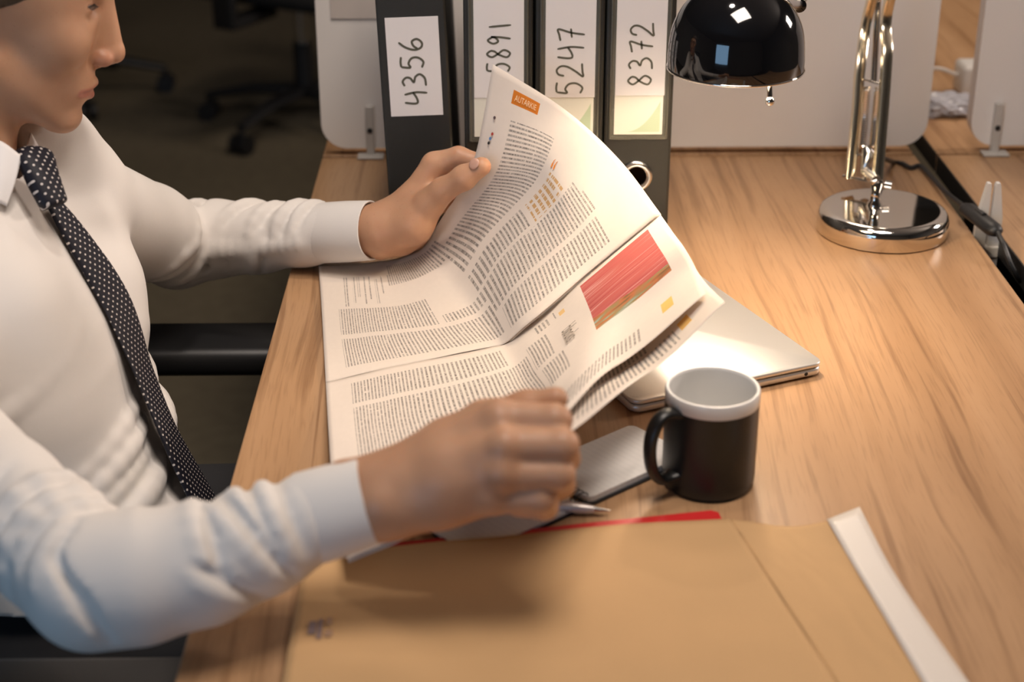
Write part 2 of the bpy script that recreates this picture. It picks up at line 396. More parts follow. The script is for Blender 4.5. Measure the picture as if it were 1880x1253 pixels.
binder(xat(915, 120), '5891', 'black binder numbered 5891 partly behind the newspaper corner', 0.0, 'card', (zat(133), (zat(32)-zat(133))/4, 0.026), (zat(250), 0))
binder(xat(780, 120)-0.004, '4356', 'black binder numbered 4356 leaning slightly, label stuck over the spine', -0.035, 'stuck', (zat(192), (zat(60)-zat(192))/4, 0.026), (zat(211), zat(30)))

# ------------------------------------------------------------------ desk lamp
def lamp():
    bc = PZ(1618, 424, T); e = empty('desk_lamp', bc, 'chrome desk lamp with glossy black dome shade and spring arm', 'lamp')
    O = bc
    SHM = M('gloss_black_enamel', (0.004, 0.004, 0.005, 1), 0.04, spec=0.8, coat=0.3)
    R0 = 0.078
    B().lathe([(R0-0.004, 0.0), (R0, 0.002), (R0+0.001, 0.018), (R0-0.001, 0.024), (R0-0.004, 0.028), (R0-0.009, 0.0298), (R0-0.012, 0.0300), (0.0, 0.0302)], 64).obj('base', CHROME, e, True, 50)
    piv = np.array([-0.010, 0.006, 0.062])
    B().lathe([(0.009, 0.030), (0.0085, 0.034), (0.006, 0.037), (0.0055, 0.05), (0.007, 0.055), (0.0075, 0.062), (0.0, 0.064)], 20, (piv[0], piv[1], 0)).obj('stem', CHROME, e, True, 50)
    top = np.array([0.018, 0.03, 0.46])             # elbow, above the frame
    def bar(name, pts, rx=0.0055, parent=e, mat=CHROME):
        return B().tube(spline([np.array(q) for q in pts], 6), rx, 10, True, 0.6).obj(name, mat, parent, True, 50)
    pl = P(1561, 330, 2.045)-O; pr = P(1610, 345, 2.02)-O
    L = [pl, P(1574, 200, 2.045)-O, P(1580, 120, 2.045)-O, P(1601, 0, 2.045)-O, top+np.array([-0.006, 0.006, 0])]
    Rr = [pr, P(1622, 200, 2.02)-O, P(1629, 100, 2.02)-O, P(1634, 0, 2.02)-O, top+np.array([0.010, -0.010, 0])]
    TINTCHROME = M('chrome_painted_reflection', (0.86, 0.77, 0.60, 1), 0.20, 1.0)  # beige reflection put into the colour of the chrome bars
    def flatbar(pts, wd, th):
        pts = spline(pts, 8); v = []; m = len(pts); sec = [(-.5, -.35), (-.35, -.5), (.35, -.5), (.5, -.35), (.5, .5), (-.5, .5)]
        for i in range(m):
            t = pts[min(i+1, m-1)]-pts[max(i-1, 0)]; t = t/np.linalg.norm(t); sx = np.array([1.0, 0.25, 0]); sx -= t*(sx@t); sx /= np.linalg.norm(sx); sy = np.cross(t, sx)
            if sy[1] < 0: sy = -sy
            v += [pts[i]+sx*a*wd+sy*b*th for a, b in sec]
        n = len(sec); f = [(i*n+k, i*n+(k+1) % n, (i+1)*n+(k+1) % n, (i+1)*n+k) for i in range(m-1) for k in range(n)]+[tuple(range(n-1, -1, -1)), tuple(range((m-1)*n, m*n))]
        return mesh('arm_bar', v, f, TINTCHROME, e, True, None, 40)
    flatbar(L, 0.0120, 0.007); flatbar(Rr, 0.0125, 0.007)
    B().tube([P(1604, 150, 2.06)-O, P(1612, 0, 2.06)-O, top], 0.0042, 10).obj('inner_rod', CHROME, e, True, 50)
    bar('cross_bar', [P(1586, 146, 2.04)-O, P(1620, 155, 2.03)-O], 0.0022)
    bar('cross_bar', [P(1548, 323, 2.05)-O, P(1625, 338, 2.02)-O], 0.003)
    bar('cross_bar', [P(1570, 283, 2.045)-O, P(1614, 290, 2.03)-O], 0.0022)
    for s, (ua, ub) in enumerate(((1592, 1583), (1613, 1603))):       # springs
        a = P(ua, 160, 2.045-0.01*s)-O; b = P(ub, 268, 2.045-0.01*s)-O; hel = []
        N = 26
        ax = (b-a)/np.linalg.norm(b-a); n1 = np.cross(ax, [0, 1, 0]); n1 /= np.linalg.norm(n1); n2 = np.cross(ax, n1)
        for k in range(N*8+1):
            t = k/(N*8); hel.append(a+(b-a)*t+0.0044*(cos(2*pi*k/8)*n1+sin(2*pi*k/8)*n2))
        B().tube(hel, 0.0011, 5).obj('spring', CHROME, e, True)
    pv = B().tube([P(1590, 268, 2.04)-O, P(1596, 285, 2.04)-O, P(1592, 318, 2.04)-O, piv], [0.004, 0.010, 0.009, 0.006], 14).obj('pivot_bracket', STEEL, e, True, 50)
    kb = P(1624, 338, 2.015)-O
    B().tube([kb, kb+np.array([0.008, -0.002, -0.001])], 0.0048, 12).obj('pivot_knob', STEEL, e, True, 50)
    # shade
    rs = 0.0675; sc0 = P(1350, 124, 1.64)-O
    prof = [(rs*1.0, 0.0), (rs*1.005, 0.001), (rs*1.005, 0.012), (rs*0.995, 0.022)]
    for a in np.linspace(0.08, pi/2-0.16, 14): prof.append((rs*0.99*cos(a), 0.022+rs*0.98*sin(a)))
    prof += [(0.013, 0.0875), (0.013, 0.098), (0.011, 0.101), (0.0, 0.101)]
    B().lathe(prof, 72, sc0, caps=False).obj('shade', SHM, e, True, 60)
    inn = [(rs*0.985, 0.0005), (rs*0.985, 0.02)]
    for a in np.linspace(0.1, pi/2-0.2, 10): inn.append((rs*0.965*cos(a), 0.021+rs*0.95*sin(a)))
    inn += [(0.0, 0.0842)]
    so = B().lathe(inn, 48, sc0, caps=False).obj('shade_lining', M('white_enamel', (0.85, 0.82, 0.78, 1), 0.4), e, True, 60)
    B().lathe([(rs*0.985+0.0025*cos(a)*0.5+0.0012, 0.0012*sin(a)) for a in np.linspace(0, 2*pi, 8, endpoint=False)], 72, sc0, closed=True).obj('shade_rim', CHROME, e, True, 60)
    # switch pin under the rim
    pp = P(1412, 155, 1.60)-O; pe = P(1413.5, 186, 1.60)-O
    sw = B().tube([pp+np.array([0, 0.004, 0.012]), pe], 0.0028, 10).obj('switch_pin', CHROME, e, True, 50)
    B().lathe([(0.0046*sin(a), -0.0046*cos(a)) for a in np.linspace(0.001, pi-0.001, 9)], 14, pe).obj('pin_ball', CHROME, sw, True)
    # joint from shade to the upper arm
    jt = P(1466, 8, 1.67)-O
    capt = sc0+np.array([0.042, 0.006, 0.064])
    B().tube([capt, jt], [0.008, 0.006], 12).obj('shade_joint', STEEL, e, True, 50)
    B().lathe([(0.0, -0.008), (0.007, -0.007), (0.0085, 0), (0.007, 0.007), (0, 0.008)], 16, jt, Matrix.Rotation(pi/2, 4, 'X')).obj('joint_knuckle', SHM, e, True, 50)
    B().tube(spline([jt, jt*0.55+top*0.45+np.array([0, 0, 0.05]), top], 8), 0.006, 12).obj('upper_arm', CHROME, e, True, 50)
    B().lathe([(0.0, -0.016), (0.012, -0.014), (0.013, 0.014), (0, 0.016)], 20, top, Matrix.Rotation(pi/2, 4, 'X')).obj('elbow_joint', STEEL, e, True, 50)
    # bulb
    bl = M('lit_bulb', (1, 0.9, 0.75, 1), 0.3); bn = bl.node_tree.nodes['Principled BSDF']
    bn.inputs['Emission Color'].default_value = (1, 0.74, 0.45, 1); bn.inputs['Emission Strength'].default_value = 18
    bz = sc0+np.array([0, 0, 0.066])
    B().lathe([(0.021*sin(a), -0.021*cos(a)+0.006*(a/pi)**3) for a in np.linspace(0.001, pi-0.35, 12)]+[(0.010, 0.022), (0.010, 0.0255), (0.0, 0.0255)], 24, bz).obj('bulb', bl, e, True, 60)
    l = bpy.data.lights.new('bulb_light', 'POINT'); l.energy = 3.1; l.color = (1.0, 0.82, 0.60); l.shadow_soft_size = 0.012
    lo = bpy.data.objects.new('bulb_light', l); col.objects.link(lo); lo.parent = e; lo.location = bz+np.array([0, 0, -0.0235])
    # cord and inline switch
    cz = T+0.004
    cpts = [(1640, 298, cz), (1656, 300, cz), (1672, 308, cz), (1690, 305, cz+0.002), (1710, 325, cz+0.004), (1735, 352, cz+0.010), (1768, 378, cz+0.018)]
    B().tube(spline([P(1600, 286, 2.05)-O, P(1622, 291, 2.10)-O]+[PZ(*q)-O for q in cpts], 6), 0.0032, 8).obj('cord', BLACKP, e, True)
    a = PZ(1768, 378, cz+0.018)-O; b = PZ(1832, 428, cz+0.018)-O
    swb = B().tube([a, a+(b-a)*0.06, a+(b-a)*0.15, a+(b-a)*0.85, a+(b-a)*0.95, b], [0.004, 0.008, 0.0115, 0.0115, 0.009, 0.004], 12, True, 0.75).obj('inline_switch', BLACKP, e, True, 50)
    mid = (a+b)/2
    B().tube([mid+(b-a)*-0.12+[0, 0, 0.008], mid+(b-a)*0.1+[0, 0, 0.008]], 0.0035, 8).obj('rocker', M('switch_rocker', (0.03, 0.03, 0.03, 1), 0.25), swb, True)
    B().tube(spline([b, PZ(1842, 450, T+0.018)-O, PZ(1855, 484, T+0.002)-O, PZ(1872, 515, T-0.02)-O, PZ(1885, 530, T-0.05)-O], 6), 0.0032, 8).obj('cord', BLACKP, e, True)
    return e
lamp()

# ------------------------------------------------------------------ white cable clip in the gap
ce = PZ(1818, 480, T); ce[0] = 0.6005
clip = empty('cable_clip', (0.6005, 1.85, 0.626), 'white plastic two-pronged cable clip standing in the gap between desks', 'cable clip')
def prong(x0, x1, tx0, tx1, ztop):
    poly = [(x0, 0.0), (x1, 0.0), (x1, 0.135), (tx1, ztop-0.004), ((tx0+tx1)/2+0.002, ztop), ((tx0+tx1)/2-0.002, ztop), (tx0, ztop-0.004), (x0, 0.135)]
    return B().prism(poly, -0.004, 0.004, Matrix.Rotation(pi/2, 4, 'X'))
prong(-0.0155, -0.0015, -0.008, -0.0025, 0.180).obj('prong', WHITEP, clip)
prong(0.0015, 0.0155, 0.0025, 0.009, 0.180).obj('prong', WHITEP, clip)
B().box(-0.0155, 0.0155, -0.006, 0.006, 0.085, 0.10, bev=0.002).obj('bridge', WHITEP, clip)

# ------------------------------------------------------------------ things on the far desk
def crumple(name, c, r, sq, mat, seed, label, cat):
    import bmesh
    from mathutils import noise as mn
    bm = bmesh.new(); bmesh.ops.create_icosphere(bm, subdivisions=4, radius=1)
    for q in bm.verts:
        d = q.co.normalized(); n = mn.turbulence(d*2.3+Vector((seed, 0, 0)), 4, True)
        q.co = Vector((d.x*r[0], d.y*r[1], d.z*r[2]))*(0.7+0.45*n)
        q.co.z = max(q.co.z, -r[2]*0.55)
    mz = min(q.co.z for q in bm.verts)
    for q in bm.verts: q.co.z -= mz
    me = bpy.data.meshes.new(name); bm.to_mesh(me); bm.free()
    o = link(name, me, mat); o.location = c; tag(o, label, cat); return o
FILM = M('crumpled_film', (0.66, 0.64, 0.66, 1), 0.25, spec=0.6)
q = PZ(1738, 200, T); crumple('plastic_bag', (q[0]-0.005, q[1]-0.015, T+0.0005), (0.055, 0.045, 0.018), 0, M('bluish_film', (0.42, 0.42, 0.46, 1), 0.3), 3.1, 'crumpled bluish plastic bag lying between the two dividers', 'plastic bag')
q = PZ(1765, 205, T); ad = empty('power_adapter', (q[0]+0.045, q[1]+0.09, T), 'white power adapter with cable behind the right divider', 'adapter')
B().box(-0.03, 0.03, -0.03, 0.03, 0.0005, 0.05, bev=0.008).obj('adapter_body', WHITEP, ad, True, 40)
B().tube(spline([(-0.03, 0, 0.03), (-0.06, 0.02, 0.035), (-0.10, 0.03, 0.02), (-0.16, 0.02, 0.0035), (-0.2, 0.01, 0.0035)], 6), 0.003, 8).obj('adapter_cable', WHITEP, ad, True)

# ------------------------------------------------------------------ laptop
def laptop():
    a = PZ(1512, 690, T); b = PZ(1162, 765, T)
    dx = (a-b)[:2]; L = np.linalg.norm(dx); dx /= L; dy = np.array([-dx[1], dx[0]])
    W, D = 0.304, L
    c = (a[:2]+b[:2])/2+dy*W/2
    e = empty('laptop', (c[0], c[1], T), 'closed silver laptop lying behind the mug under the newspaper', 'laptop')
    e.rotation_euler = (0, 0, math.atan2(dx[1], dx[0]))
    AL = M('anodised_aluminium', (0.80, 0.78, 0.75, 1), 0.36, 0.75, bump=0.04, bscale=2500)
    def slab(z0, z1, rz, inset=0.0):
        bb = B(); n = 6
        ring = []
        for k, (ins, z) in enumerate([(rz+inset, z0), (inset+rz*0.3, z0+rz*0.4), (inset, z0+rz), (inset, z1-rz), (inset+rz*0.3, z1-rz*0.4), (inset+rz, z1)]):
            ring.append([(x, y, z) for x, y in rrect(D-2*ins, W-2*ins, 0.011-min(ins, 0.006), n)])
        m = len(ring[0]); v = [q for r in ring for q in r]
        f = [(i*m+k, i*m+(k+1) % m, (i+1)*m+(k+1) % m, (i+1)*m+k) for i in range(len(ring)-1) for k in range(m)]
        f += [tuple(range(m-1, -1, -1)), tuple(range((len(ring)-1)*m, len(ring)*m))]
        return bb.add(v, f)
    base = slab(0.0015, 0.0098, 0.0025).obj('base', AL, e, True, 50)
    slab(0.0095, 0.0105, 0.0002, 0.0015).obj('gasket', M('dark_gasket', (0.05, 0.05, 0.05, 1), 0.6), e, True, 50)
    slab(0.0104, 0.0152, 0.0014).obj('lid', AL, e, True, 50)
    B().lathe([(0.0, 0.0004), (0.0018, 0.0004), (0.0021, 0)], 14, (0, 0, 0), Matrix.Rotation(pi/2, 4, 'X')).obj('headphone_jack', BLACKP, base).location = (D/2-0.021, -W/2, 0.0058)
    for sx in (-1, 1):
        for sy in (-1, 1):
            B().lathe([(0.0, 0.0), (0.006, 0.0), (0.006, 0.002)], 14, (sx*(D/2-0.03), sy*(W/2-0.03), 0.0)).obj('rubber_foot', BLACKP, e)
laptop()

# ------------------------------------------------------------------ mug
def mug():
    c = PZ(1299, 884, T); e = empty('mug', c, 'matt black mug with white inside and white rim band', 'mug')
    H = 0.0935; R = 0.0405
    MB = M('matt_black_glaze', (0.006, 0.006, 0.006, 1), 0.38, spec=0.5)
    MW = M('white_glaze', (0.74, 0.73, 0.71, 1), 0.25)
    B().lathe([(0.0, 0.002), (R-0.008, 0.002), (R-0.006, 0.0), (R-0.003, 0.0005), (R-0.0005, 0.004), (R+0.0001, 0.012), (R+0.0001, H-0.0125)], 64, caps=False).obj('body', MB, e, True, 40)
    B().lathe([(R+0.0001, H-0.0125), (R+0.0003, H-0.012), (R+0.0003, H-0.002), (R-0.0004, H-0.0004), (R-0.0018, H), (R-0.0030, H-0.0006), (R-0.0036, H-0.003), (R-0.004, 0.02), (R-0.007, 0.010), (R-0.014, 0.007), (0.0, 0.006)], 64, caps=False).obj('white_liner', MW, e, True, 50)
    ang = radians(214); dx, dy = cos(ang), sin(ang)
    prof = [(R-0.002, 0.079), (R+0.010, 0.0815), (R+0.020, 0.077), (R+0.0262, 0.064), (R+0.0270, 0.048), (R+0.0235, 0.032), (R+0.0155, 0.0205), (R+0.006, 0.0185), (R-0.002, 0.0200)]
    pts = spline([(r*dx, r*dy, z) for r, z in prof], 6)
    bb = B(); n = 14; v = []; side = np.array([-dy, dx, 0])
    for i, p in enumerate(pts):
        t = np.array(pts[min(i+1, len(pts)-1)])-np.array(pts[max(i-1, 0)]); t /= np.linalg.norm(t); nn = np.cross(t, side)
        fl = 1.0+0.35*max(0, 1-i/6)+0.35*max(0, 1-(len(pts)-1-i)/6)
        for k in range(n):
            a = 2*pi*k/n; v.append(p+side*cos(a)*0.0072*fl+nn*sin(a)*0.0046)
    f = [(i*n+k, i*n+(k+1) % n, (i+1)*n+(k+1) % n, (i+1)*n+k) for i in range(len(pts)-1) for k in range(n)]
    bb.add(v, f); bb.obj('handle', MB, e, True, 60)
mug()
# ------------------------------------------------------------------ smooth sheets through control points
def pchip(x, y, xi):                                # shape-preserving cubic, y: (n, ...) array
    x = np.asarray(x, float); y = np.asarray(y, float); h = np.diff(x); d = np.diff(y, axis=0)/h.reshape(-1, *([1]*(y.ndim-1)))
    m = np.zeros_like(y); m[0] = d[0]; m[-1] = d[-1]
    for i in range(1, len(x)-1):
        w1 = 2*h[i]+h[i-1]; w2 = h[i]+2*h[i-1]
        with np.errstate(divide='ignore', invalid='ignore'): mm = (w1+w2)/(w1/d[i-1]+w2/d[i])
        m[i] = np.where(d[i-1]*d[i] > 0, mm, 0.25*(d[i-1]+d[i]))
    k = np.clip(np.searchsorted(x, xi)-1, 0, len(x)-2); hh = h[k]; t = (xi-x[k])/hh
    sh = (-1,)+(1,)*(y.ndim-1); t = t.reshape(sh); hh = hh.reshape(sh)
    return (2*t**3-3*t**2+1)*y[k]+(t**3-2*t**2+t)*hh*m[k]+(-2*t**3+3*t**2)*y[k+1]+(t**3-t**2)*hh*m[k+1]
class Sheet:
    def __init__(s, S, W, pts): s.S = np.array(S, float); s.W = np.array(W, float); s.p = np.array(pts, float)
    def at(s, si, wi):                              # arrays of s and w, paired
        si = np.atleast_1d(np.asarray(si, float)); wi = np.atleast_1d(np.asarray(wi, float)); out = []
        for a, b in zip(si, wi):
            row = pchip(s.S, s.p, np.array([a]))[0]; out.append(pchip(s.W, row, np.array([b]))[0])
        return np.array(out)
    def grid(s, ns, nw, off=0.0):
        si = np.linspace(s.S[0], s.S[-1], ns); wi = np.linspace(s.W[0], s.W[-1], nw)
        rows = pchip(s.S, s.p, si); g = np.swapaxes(pchip(s.W, np.swapaxes(rows, 0, 1), wi), 0, 1)
        return si, wi, g
    def normals(s, g):
        du = np.gradient(g, axis=0); dv = np.gradient(g, axis=1); n = np.cross(du, dv)
        n /= np.linalg.norm(n, axis=2, keepdims=True)+1e-12
        return np.where(n[..., 2:3] < 0, -n, n)
def sheet_mesh(name, sh, ns, nw, mat, parent=None, drop=0.0, wob=0.0, seed=0, thick=0.0):
    si, wi, g = sh.grid(ns, nw); n = sh.normals(g)
    if wob:
        from mathutils import noise as mn
        for i in range(ns):
            for j in range(nw):
                g[i, j] += n[i, j]*wob*(mn.noise(Vector((si[i]*5+seed, wi[j]*4, seed)))+0.5*mn.noise(Vector((si[i]*13, wi[j]*9, seed))))
    if isinstance(drop, float) and drop: g = g - n*drop
    v = g.reshape(-1, 3); uv = np.stack(np.meshgrid(wi, si), -1).reshape(-1, 2)
    f = [(i*nw+j, i*nw+j+1, (i+1)*nw+j+1, (i+1)*nw+j) for i in range(ns-1) for j in range(nw-1)]
    o = mesh(name, v, f, mat, parent, True, uv)
    if thick:
        md = o.modifiers.new('thickness', 'SOLIDIFY'); md.thickness = thick; md.offset = -1 if thick > 0 else 1
    return o, g, n
def D(u, v, d): return tuple(P(u, v, d))
def Zp(u, v, z): return tuple(PZ(u, v, T+z))

# ------------------------------------------------------------------ newspaper
NEWS = srgb(236, 224, 212)
def news_material(name, blocks, extra=None, lines=94.0, tint=NEWS):
    m, nt, b = new_mat(name); g = NG(nt)
    uv = nt.nodes.new('ShaderNodeUVMap'); sp = nt.nodes.new('ShaderNodeSeparateXYZ'); nt.links.new(uv.outputs[0], sp.inputs[0])
    x, y = sp.outputs[0], sp.outputs[1]
    mask = None
    for r in blocks:
        q = g.rect(x, y, *r); mask = q if mask is None else g.math('MAXIMUM', mask, q)
    ly = g.math('MULTIPLY', y, lines); lf = g.math('FRACT', ly); li = g.math('FLOOR', ly)
    line = g.math('COMPARE', lf, 0.5, 0.235)
    words = g.noise(g.comb(g.math('MULTIPLY', x, 62.0), g.math('MULTIPLY', li, 7.31)), 1.0, 1.0)
    words = g.math('GREATER_THAN', words, 0.31)
    letters = g.white(g.comb(g.math('FLOOR', g.math('MULTIPLY', x, 260.0)), g.math('FLOOR', g.math('MULTIPLY', y, lines*3))))
    ink = g.math('MULTIPLY', g.math('MULTIPLY', line, words), g.math('MULTIPLY_ADD', letters, 0.75, 0.30))
    ink = g.math('MULTIPLY', ink, mask)
    fib = g.noise(g.comb(g.math('MULTIPLY', x, 40.0), g.math('MULTIPLY', y, 60.0)), 1.0, 4.0)
    paper = g.mix(fib, tuple(c*0.94 for c in tint[:3])+(1,), tint)
    c = g.mix(g.math('MULTIPLY', ink, 0.80), paper, (0.10, 0.085, 0.075, 1))
    for (rect, colr, k, kind) in (extra or []):
        q = g.rect(x, y, *rect)
        if kind == 'text':
            lw = g.math('COMPARE', g.math('FRACT', g.math('MULTIPLY', y, 58.0)), 0.5, 0.27)
            ww = g.math('GREATER_THAN', g.noise(g.comb(g.math('MULTIPLY', x, 110.0), g.math('MULTIPLY', g.math('FLOOR', g.math('MULTIPLY', y, 58.0)), 5.7)), 1.0, 1.0), 0.45)
            q = g.math('MULTIPLY', q, g.math('MULTIPLY', lw, ww))
        if kind == 'photo':
            # pink shelves with a muddy green diagonal corner
            st = g.noise(g.comb(g.math('MULTIPLY', x, 75.0), g.math('MULTIPLY', y, 2.2)), 1.0, 3.0)
            pk = g.ramp(st, [(0.30, srgb(170, 78, 76)), (0.46, srgb(200, 104, 98)), (0.56, srgb(190, 98, 90)), (0.68, srgb(226, 176, 168))])
            dg = g.math('ADD', x, g.math('MULTIPLY', y, -0.35))
            mud = g.noise(g.comb(g.math('MULTIPLY', x, 26.0), g.math('MULTIPLY', y, 9.0)), 1.0, 3.0)
            mu = g.ramp(mud, [(0.32, srgb(120, 104, 70)), (0.45, srgb(196, 118, 78)), (0.55, srgb(150, 140, 96)), (0.66, srgb(172, 184, 176))])
            f2 = g.math('GREATER_THAN', g.math('ADD', dg, g.math('MULTIPLY', g.math('SUBTRACT', mud, 0.5), 0.05)), rect[1]-0.40)
            colr = g.mix(f2, pk, mu)
        c = g.mix(g.math('MULTIPLY', q, k), c, colr)
    nt.links.new(c, b.inputs['Base Color']); b.inputs['Roughness'].default_value = 0.85; b.inputs['Specular IOR Level'].default_value = 0.2
    # thin paper lets some light through
    tr = nt.nodes.new('ShaderNodeBsdfTranslucent'); nt.links.new(c, tr.inputs['Color'])
    ms = nt.nodes.new('ShaderNodeMixShader'); ms.inputs[0].default_value = 0.16
    out = nt.nodes['Material Output']; nt.links.new(b.outputs[0], ms.inputs[1]); nt.links.new(tr.outputs[0], ms.inputs[2]); nt.links.new(ms.outputs[0], out.inputs[0])
    return m
ORANGE = srgb(214, 126, 44); YEL = srgb(240, 190, 84); TAN = srgb(205, 160, 100)
left_blocks = [(0.13, 0.36, 0.53, 0.91), (0.41, 0.53, 0.53, 0.705), (0.55, 0.62, 0.42, 0.86), (0.62, 0.74, 0.545, 0.875), (0.77, 0.94, 0.56, 0.86),
               (0.38, 0.62, 0.07, 0.40), (0.66, 0.92, 0.07, 0.545), (0.05, 0.20, 0.30, 0.55), (0.12, 0.36, 0.10, 0.12), (0.12, 0.33, 0.135, 0.145), (0.12, 0.28, 0.155, 0.165), (0.12, 0.34, 0.18, 0.19), (0.12, 0.30, 0.205, 0.215), (0.14, 0.34, 0.23, 0.24), (0.12, 0.26, 0.255, 0.265), (0.12, 0.20, 0.285, 0.30)]
left_extra = [((0.115, 0.245, 0.945, 0.975), ORANGE, 1.0, 'flat'), ((0.415, 0.535, 0.715, 0.83), TAN, 0.9, 'text')]
right_blocks = [(0.05, 0.20, 0.08, 0.50), (0.23, 0.62, 0.08, 0.56), (0.64, 0.90, 0.08, 0.52), (0.06, 0.13, 0.62, 0.66), (0.18, 0.40, 0.57, 0.64), (0.44, 0.62, 0.58, 0.66),
                (0.80, 0.93, 0.55, 0.86), (0.30, 0.42, 0.70, 0.705), (0.05, 0.12, 0.672, 0.676)]
right_extra = [((0.03, 0.53, 0.752, 0.955), (1, 1, 1, 1), 1.0, 'photo'), ((0.745, 0.845, 0.912, 0.937), YEL, 0.85, 'flat'), ((0.09, 0.13, 0.685, 0.70), YEL, 0.7, 'flat')]
inner_blocks = [(0.60, 0.78, 0.10, 0.84), (0.80, 0.95, 0.10, 0.90)]
inner_extra = [((0.79, 0.885, 0.912, 0.937), YEL, 0.85, 'flat')]
NL = news_material('newsprint_left_page', left_blocks, left_extra)
NR = news_material('newsprint_right_page', right_blocks, right_extra)
NI = news_material('newsprint_inner_page', inner_blocks, inner_extra)
NB = news_material('newsprint_back_page', [(0.1, 0.9, 0.1, 0.9)])

S5 = [0, 0.25, 0.5, 0.6, 0.8, 1.0]; W4 = [0, 0.34, 0.68, 1.0]
LEFT = Sheet(S5, W4, [
    [Zp(585, 486, .006), Zp(590, 560, .006), Zp(594, 630, .006), Zp(598, 702, .005)],
    [Zp(690, 481, .010), Zp(703, 556, .009), Zp(718, 618, .008), Zp(742, 669, .007)],
    [Zp(768, 458, .030), Zp(828, 520, .026), Zp(878, 588, .018), Zp(915, 636, .011)],
    [Zp(808, 405, .066), Zp(886, 432, .072), Zp(934, 512, .056), Zp(966, 597, .036)],
    [D(868, 300, 1.785), D(985, 318, 1.755), D(1050, 405, 1.71), D(1094, 489, 1.678)],
    [D(905, 118, 1.755), D(1030, 196, 1.752), D(1136, 292, 1.72), D(1212, 392, 1.675)]])
RIGHT = Sheet(S5, W4, [
    [Zp(598, 702, .005), Zp(603, 790, .018), Zp(610, 880, .030), D(636, 1028, 1.275)],
    [Zp(742, 669, .007), Zp(756, 755, .013), Zp(775, 850, .026), D(762, 972, 1.258)],
    [Zp(915, 636, .0105), Zp(950, 700, .020), Zp(985, 765, .055), D(905, 880, 1.235)],
    [Zp(964, 604, .026), Zp(995, 655, .036), Zp(1022, 712, .070), D(985, 800, 1.215)],
    [D(1094, 494, 1.676), D(1115, 550, 1.60), D(1130, 612, 1.55), D(1132, 672, 1.485)],
    [D(1213, 395, 1.672), D(1247, 442, 1.60), D(1277, 492, 1.575), D(1296, 540, 1.535)]])
INNER = Sheet(S5, W4, [
    [Zp(599, 706, .004), Zp(604, 791, .013), Zp(611, 882, .024), D(640, 1034, 1.282)],
    [Zp(742, 672, .004), Zp(756, 757, .009), Zp(775, 852, .020), D(764, 979, 1.264)],
    [Zp(916, 640, .007), Zp(951, 702, .014), Zp(986, 770, .045), D(925, 880, 1.245)],
    [Zp(966, 608, .020), Zp(998, 660, .028), Zp(1030, 725, .058), D(1010, 812, 1.225)],
    [D(1096, 498, 1.682), D(1125, 570, 1.64), D(1155, 650, 1.56), D(1178, 693, 1.45)],
    [D(1214, 397, 1.680), D(1254, 455, 1.62), D(1292, 515, 1.575), D(1331, 555, 1.505)]])
news = empty('newspaper', tuple(PZ(598, 704, T)), 'open newspaper spread held up over the desk by both hands', 'newspaper')
def news_part(name, sh, mat, ns=72, nw=48, **k):
    o, g, n = sheet_mesh(name, sh, ns, nw, mat, None, **k); local(o, news); return o, g, n
lp, lg, ln = news_part('left_page', LEFT, NL, wob=0.0012, seed=2.0, thick=0.0003)
rp, rg_, rn = news_part('right_page', RIGHT, NR, wob=0.0012, seed=7.0, thick=0.0003)
ip, ig, inn_ = news_part('inner_right_page', INNER, NI, wob=0.001, seed=5.0, thick=0.0003)
BL = Sheet(S5, W4, LEFT.p + np.array([0.0015, 0.0022, -0.0022])); bo, _, _ = news_part('back_left_page', BL, NB, wob=0.0010, seed=2.2, thick=0.0003)
# spots and lettering printed on the page surface
def on_page(sh, pts, lift=0.0004):                  # pts: (w, s) pairs -> world
    a = np.array(pts, float); e = 1e-3
    p = sh.at(a[:, 1], a[:, 0]); ps = sh.at(np.clip(a[:, 1]+e, 0, 1), a[:, 0])-sh.at(np.clip(a[:, 1]-e, 0, 1), a[:, 0])
    pw = sh.at(a[:, 1], np.clip(a[:, 0]+e, 0, 1))-sh.at(a[:, 1], np.clip(a[:, 0]-e, 0, 1)); n = np.cross(ps, pw)
    n /= np.linalg.norm(n, axis=1, keepdims=True); n = np.where(n[:, 2:] < 0, -n, n)
    return p+n*lift
def page_text(name, sh, body, w0, s0, hw, hs, mat, lift=0.0016):
    cu = bpy.data.curves.new(name, 'FONT'); cu.body = body; cu.resolution_u = 2
    tmp = bpy.data.objects.new(name, cu); col.objects.link(tmp)
    dg = bpy.context.evaluated_depsgraph_get(); me = tmp.evaluated_get(dg).to_mesh()
    v = np.array([q.co[:] for q in me.vertices]); f = [tuple(p.vertices) for p in me.polygons]
    tmp.evaluated_get(dg).to_mesh_clear(); bpy.data.objects.remove(tmp); bpy.data.curves.remove(cu)
    mn, mx = v.min(0), v.max(0)
    pts = [(w0+(q[0]-mn[0])/(mx[0]-mn[0])*hw, s0+(q[1]-mn[1])/max(1e-6, mx[1]-mn[1])*hs) for q in v]
    o = mesh(name, on_page(sh, pts, lift), f, mat); local(o, news); return o
page_text('section_title', LEFT, 'AUTARKIE', 0.128, 0.953, 0.104, 0.014, M('pale_orange_print', srgb(244, 214, 170), 0.8))
page_text('quote_mark', LEFT, '\u201c', 0.405, 0.835, 0.026, 0.030, M('orange_print', ORANGE, 0.8))
page_text('headline', RIGHT, 'blocks', 0.30, 0.672, 0.13, 0.042, M('grey_print', srgb(120, 108, 96), 0.8))
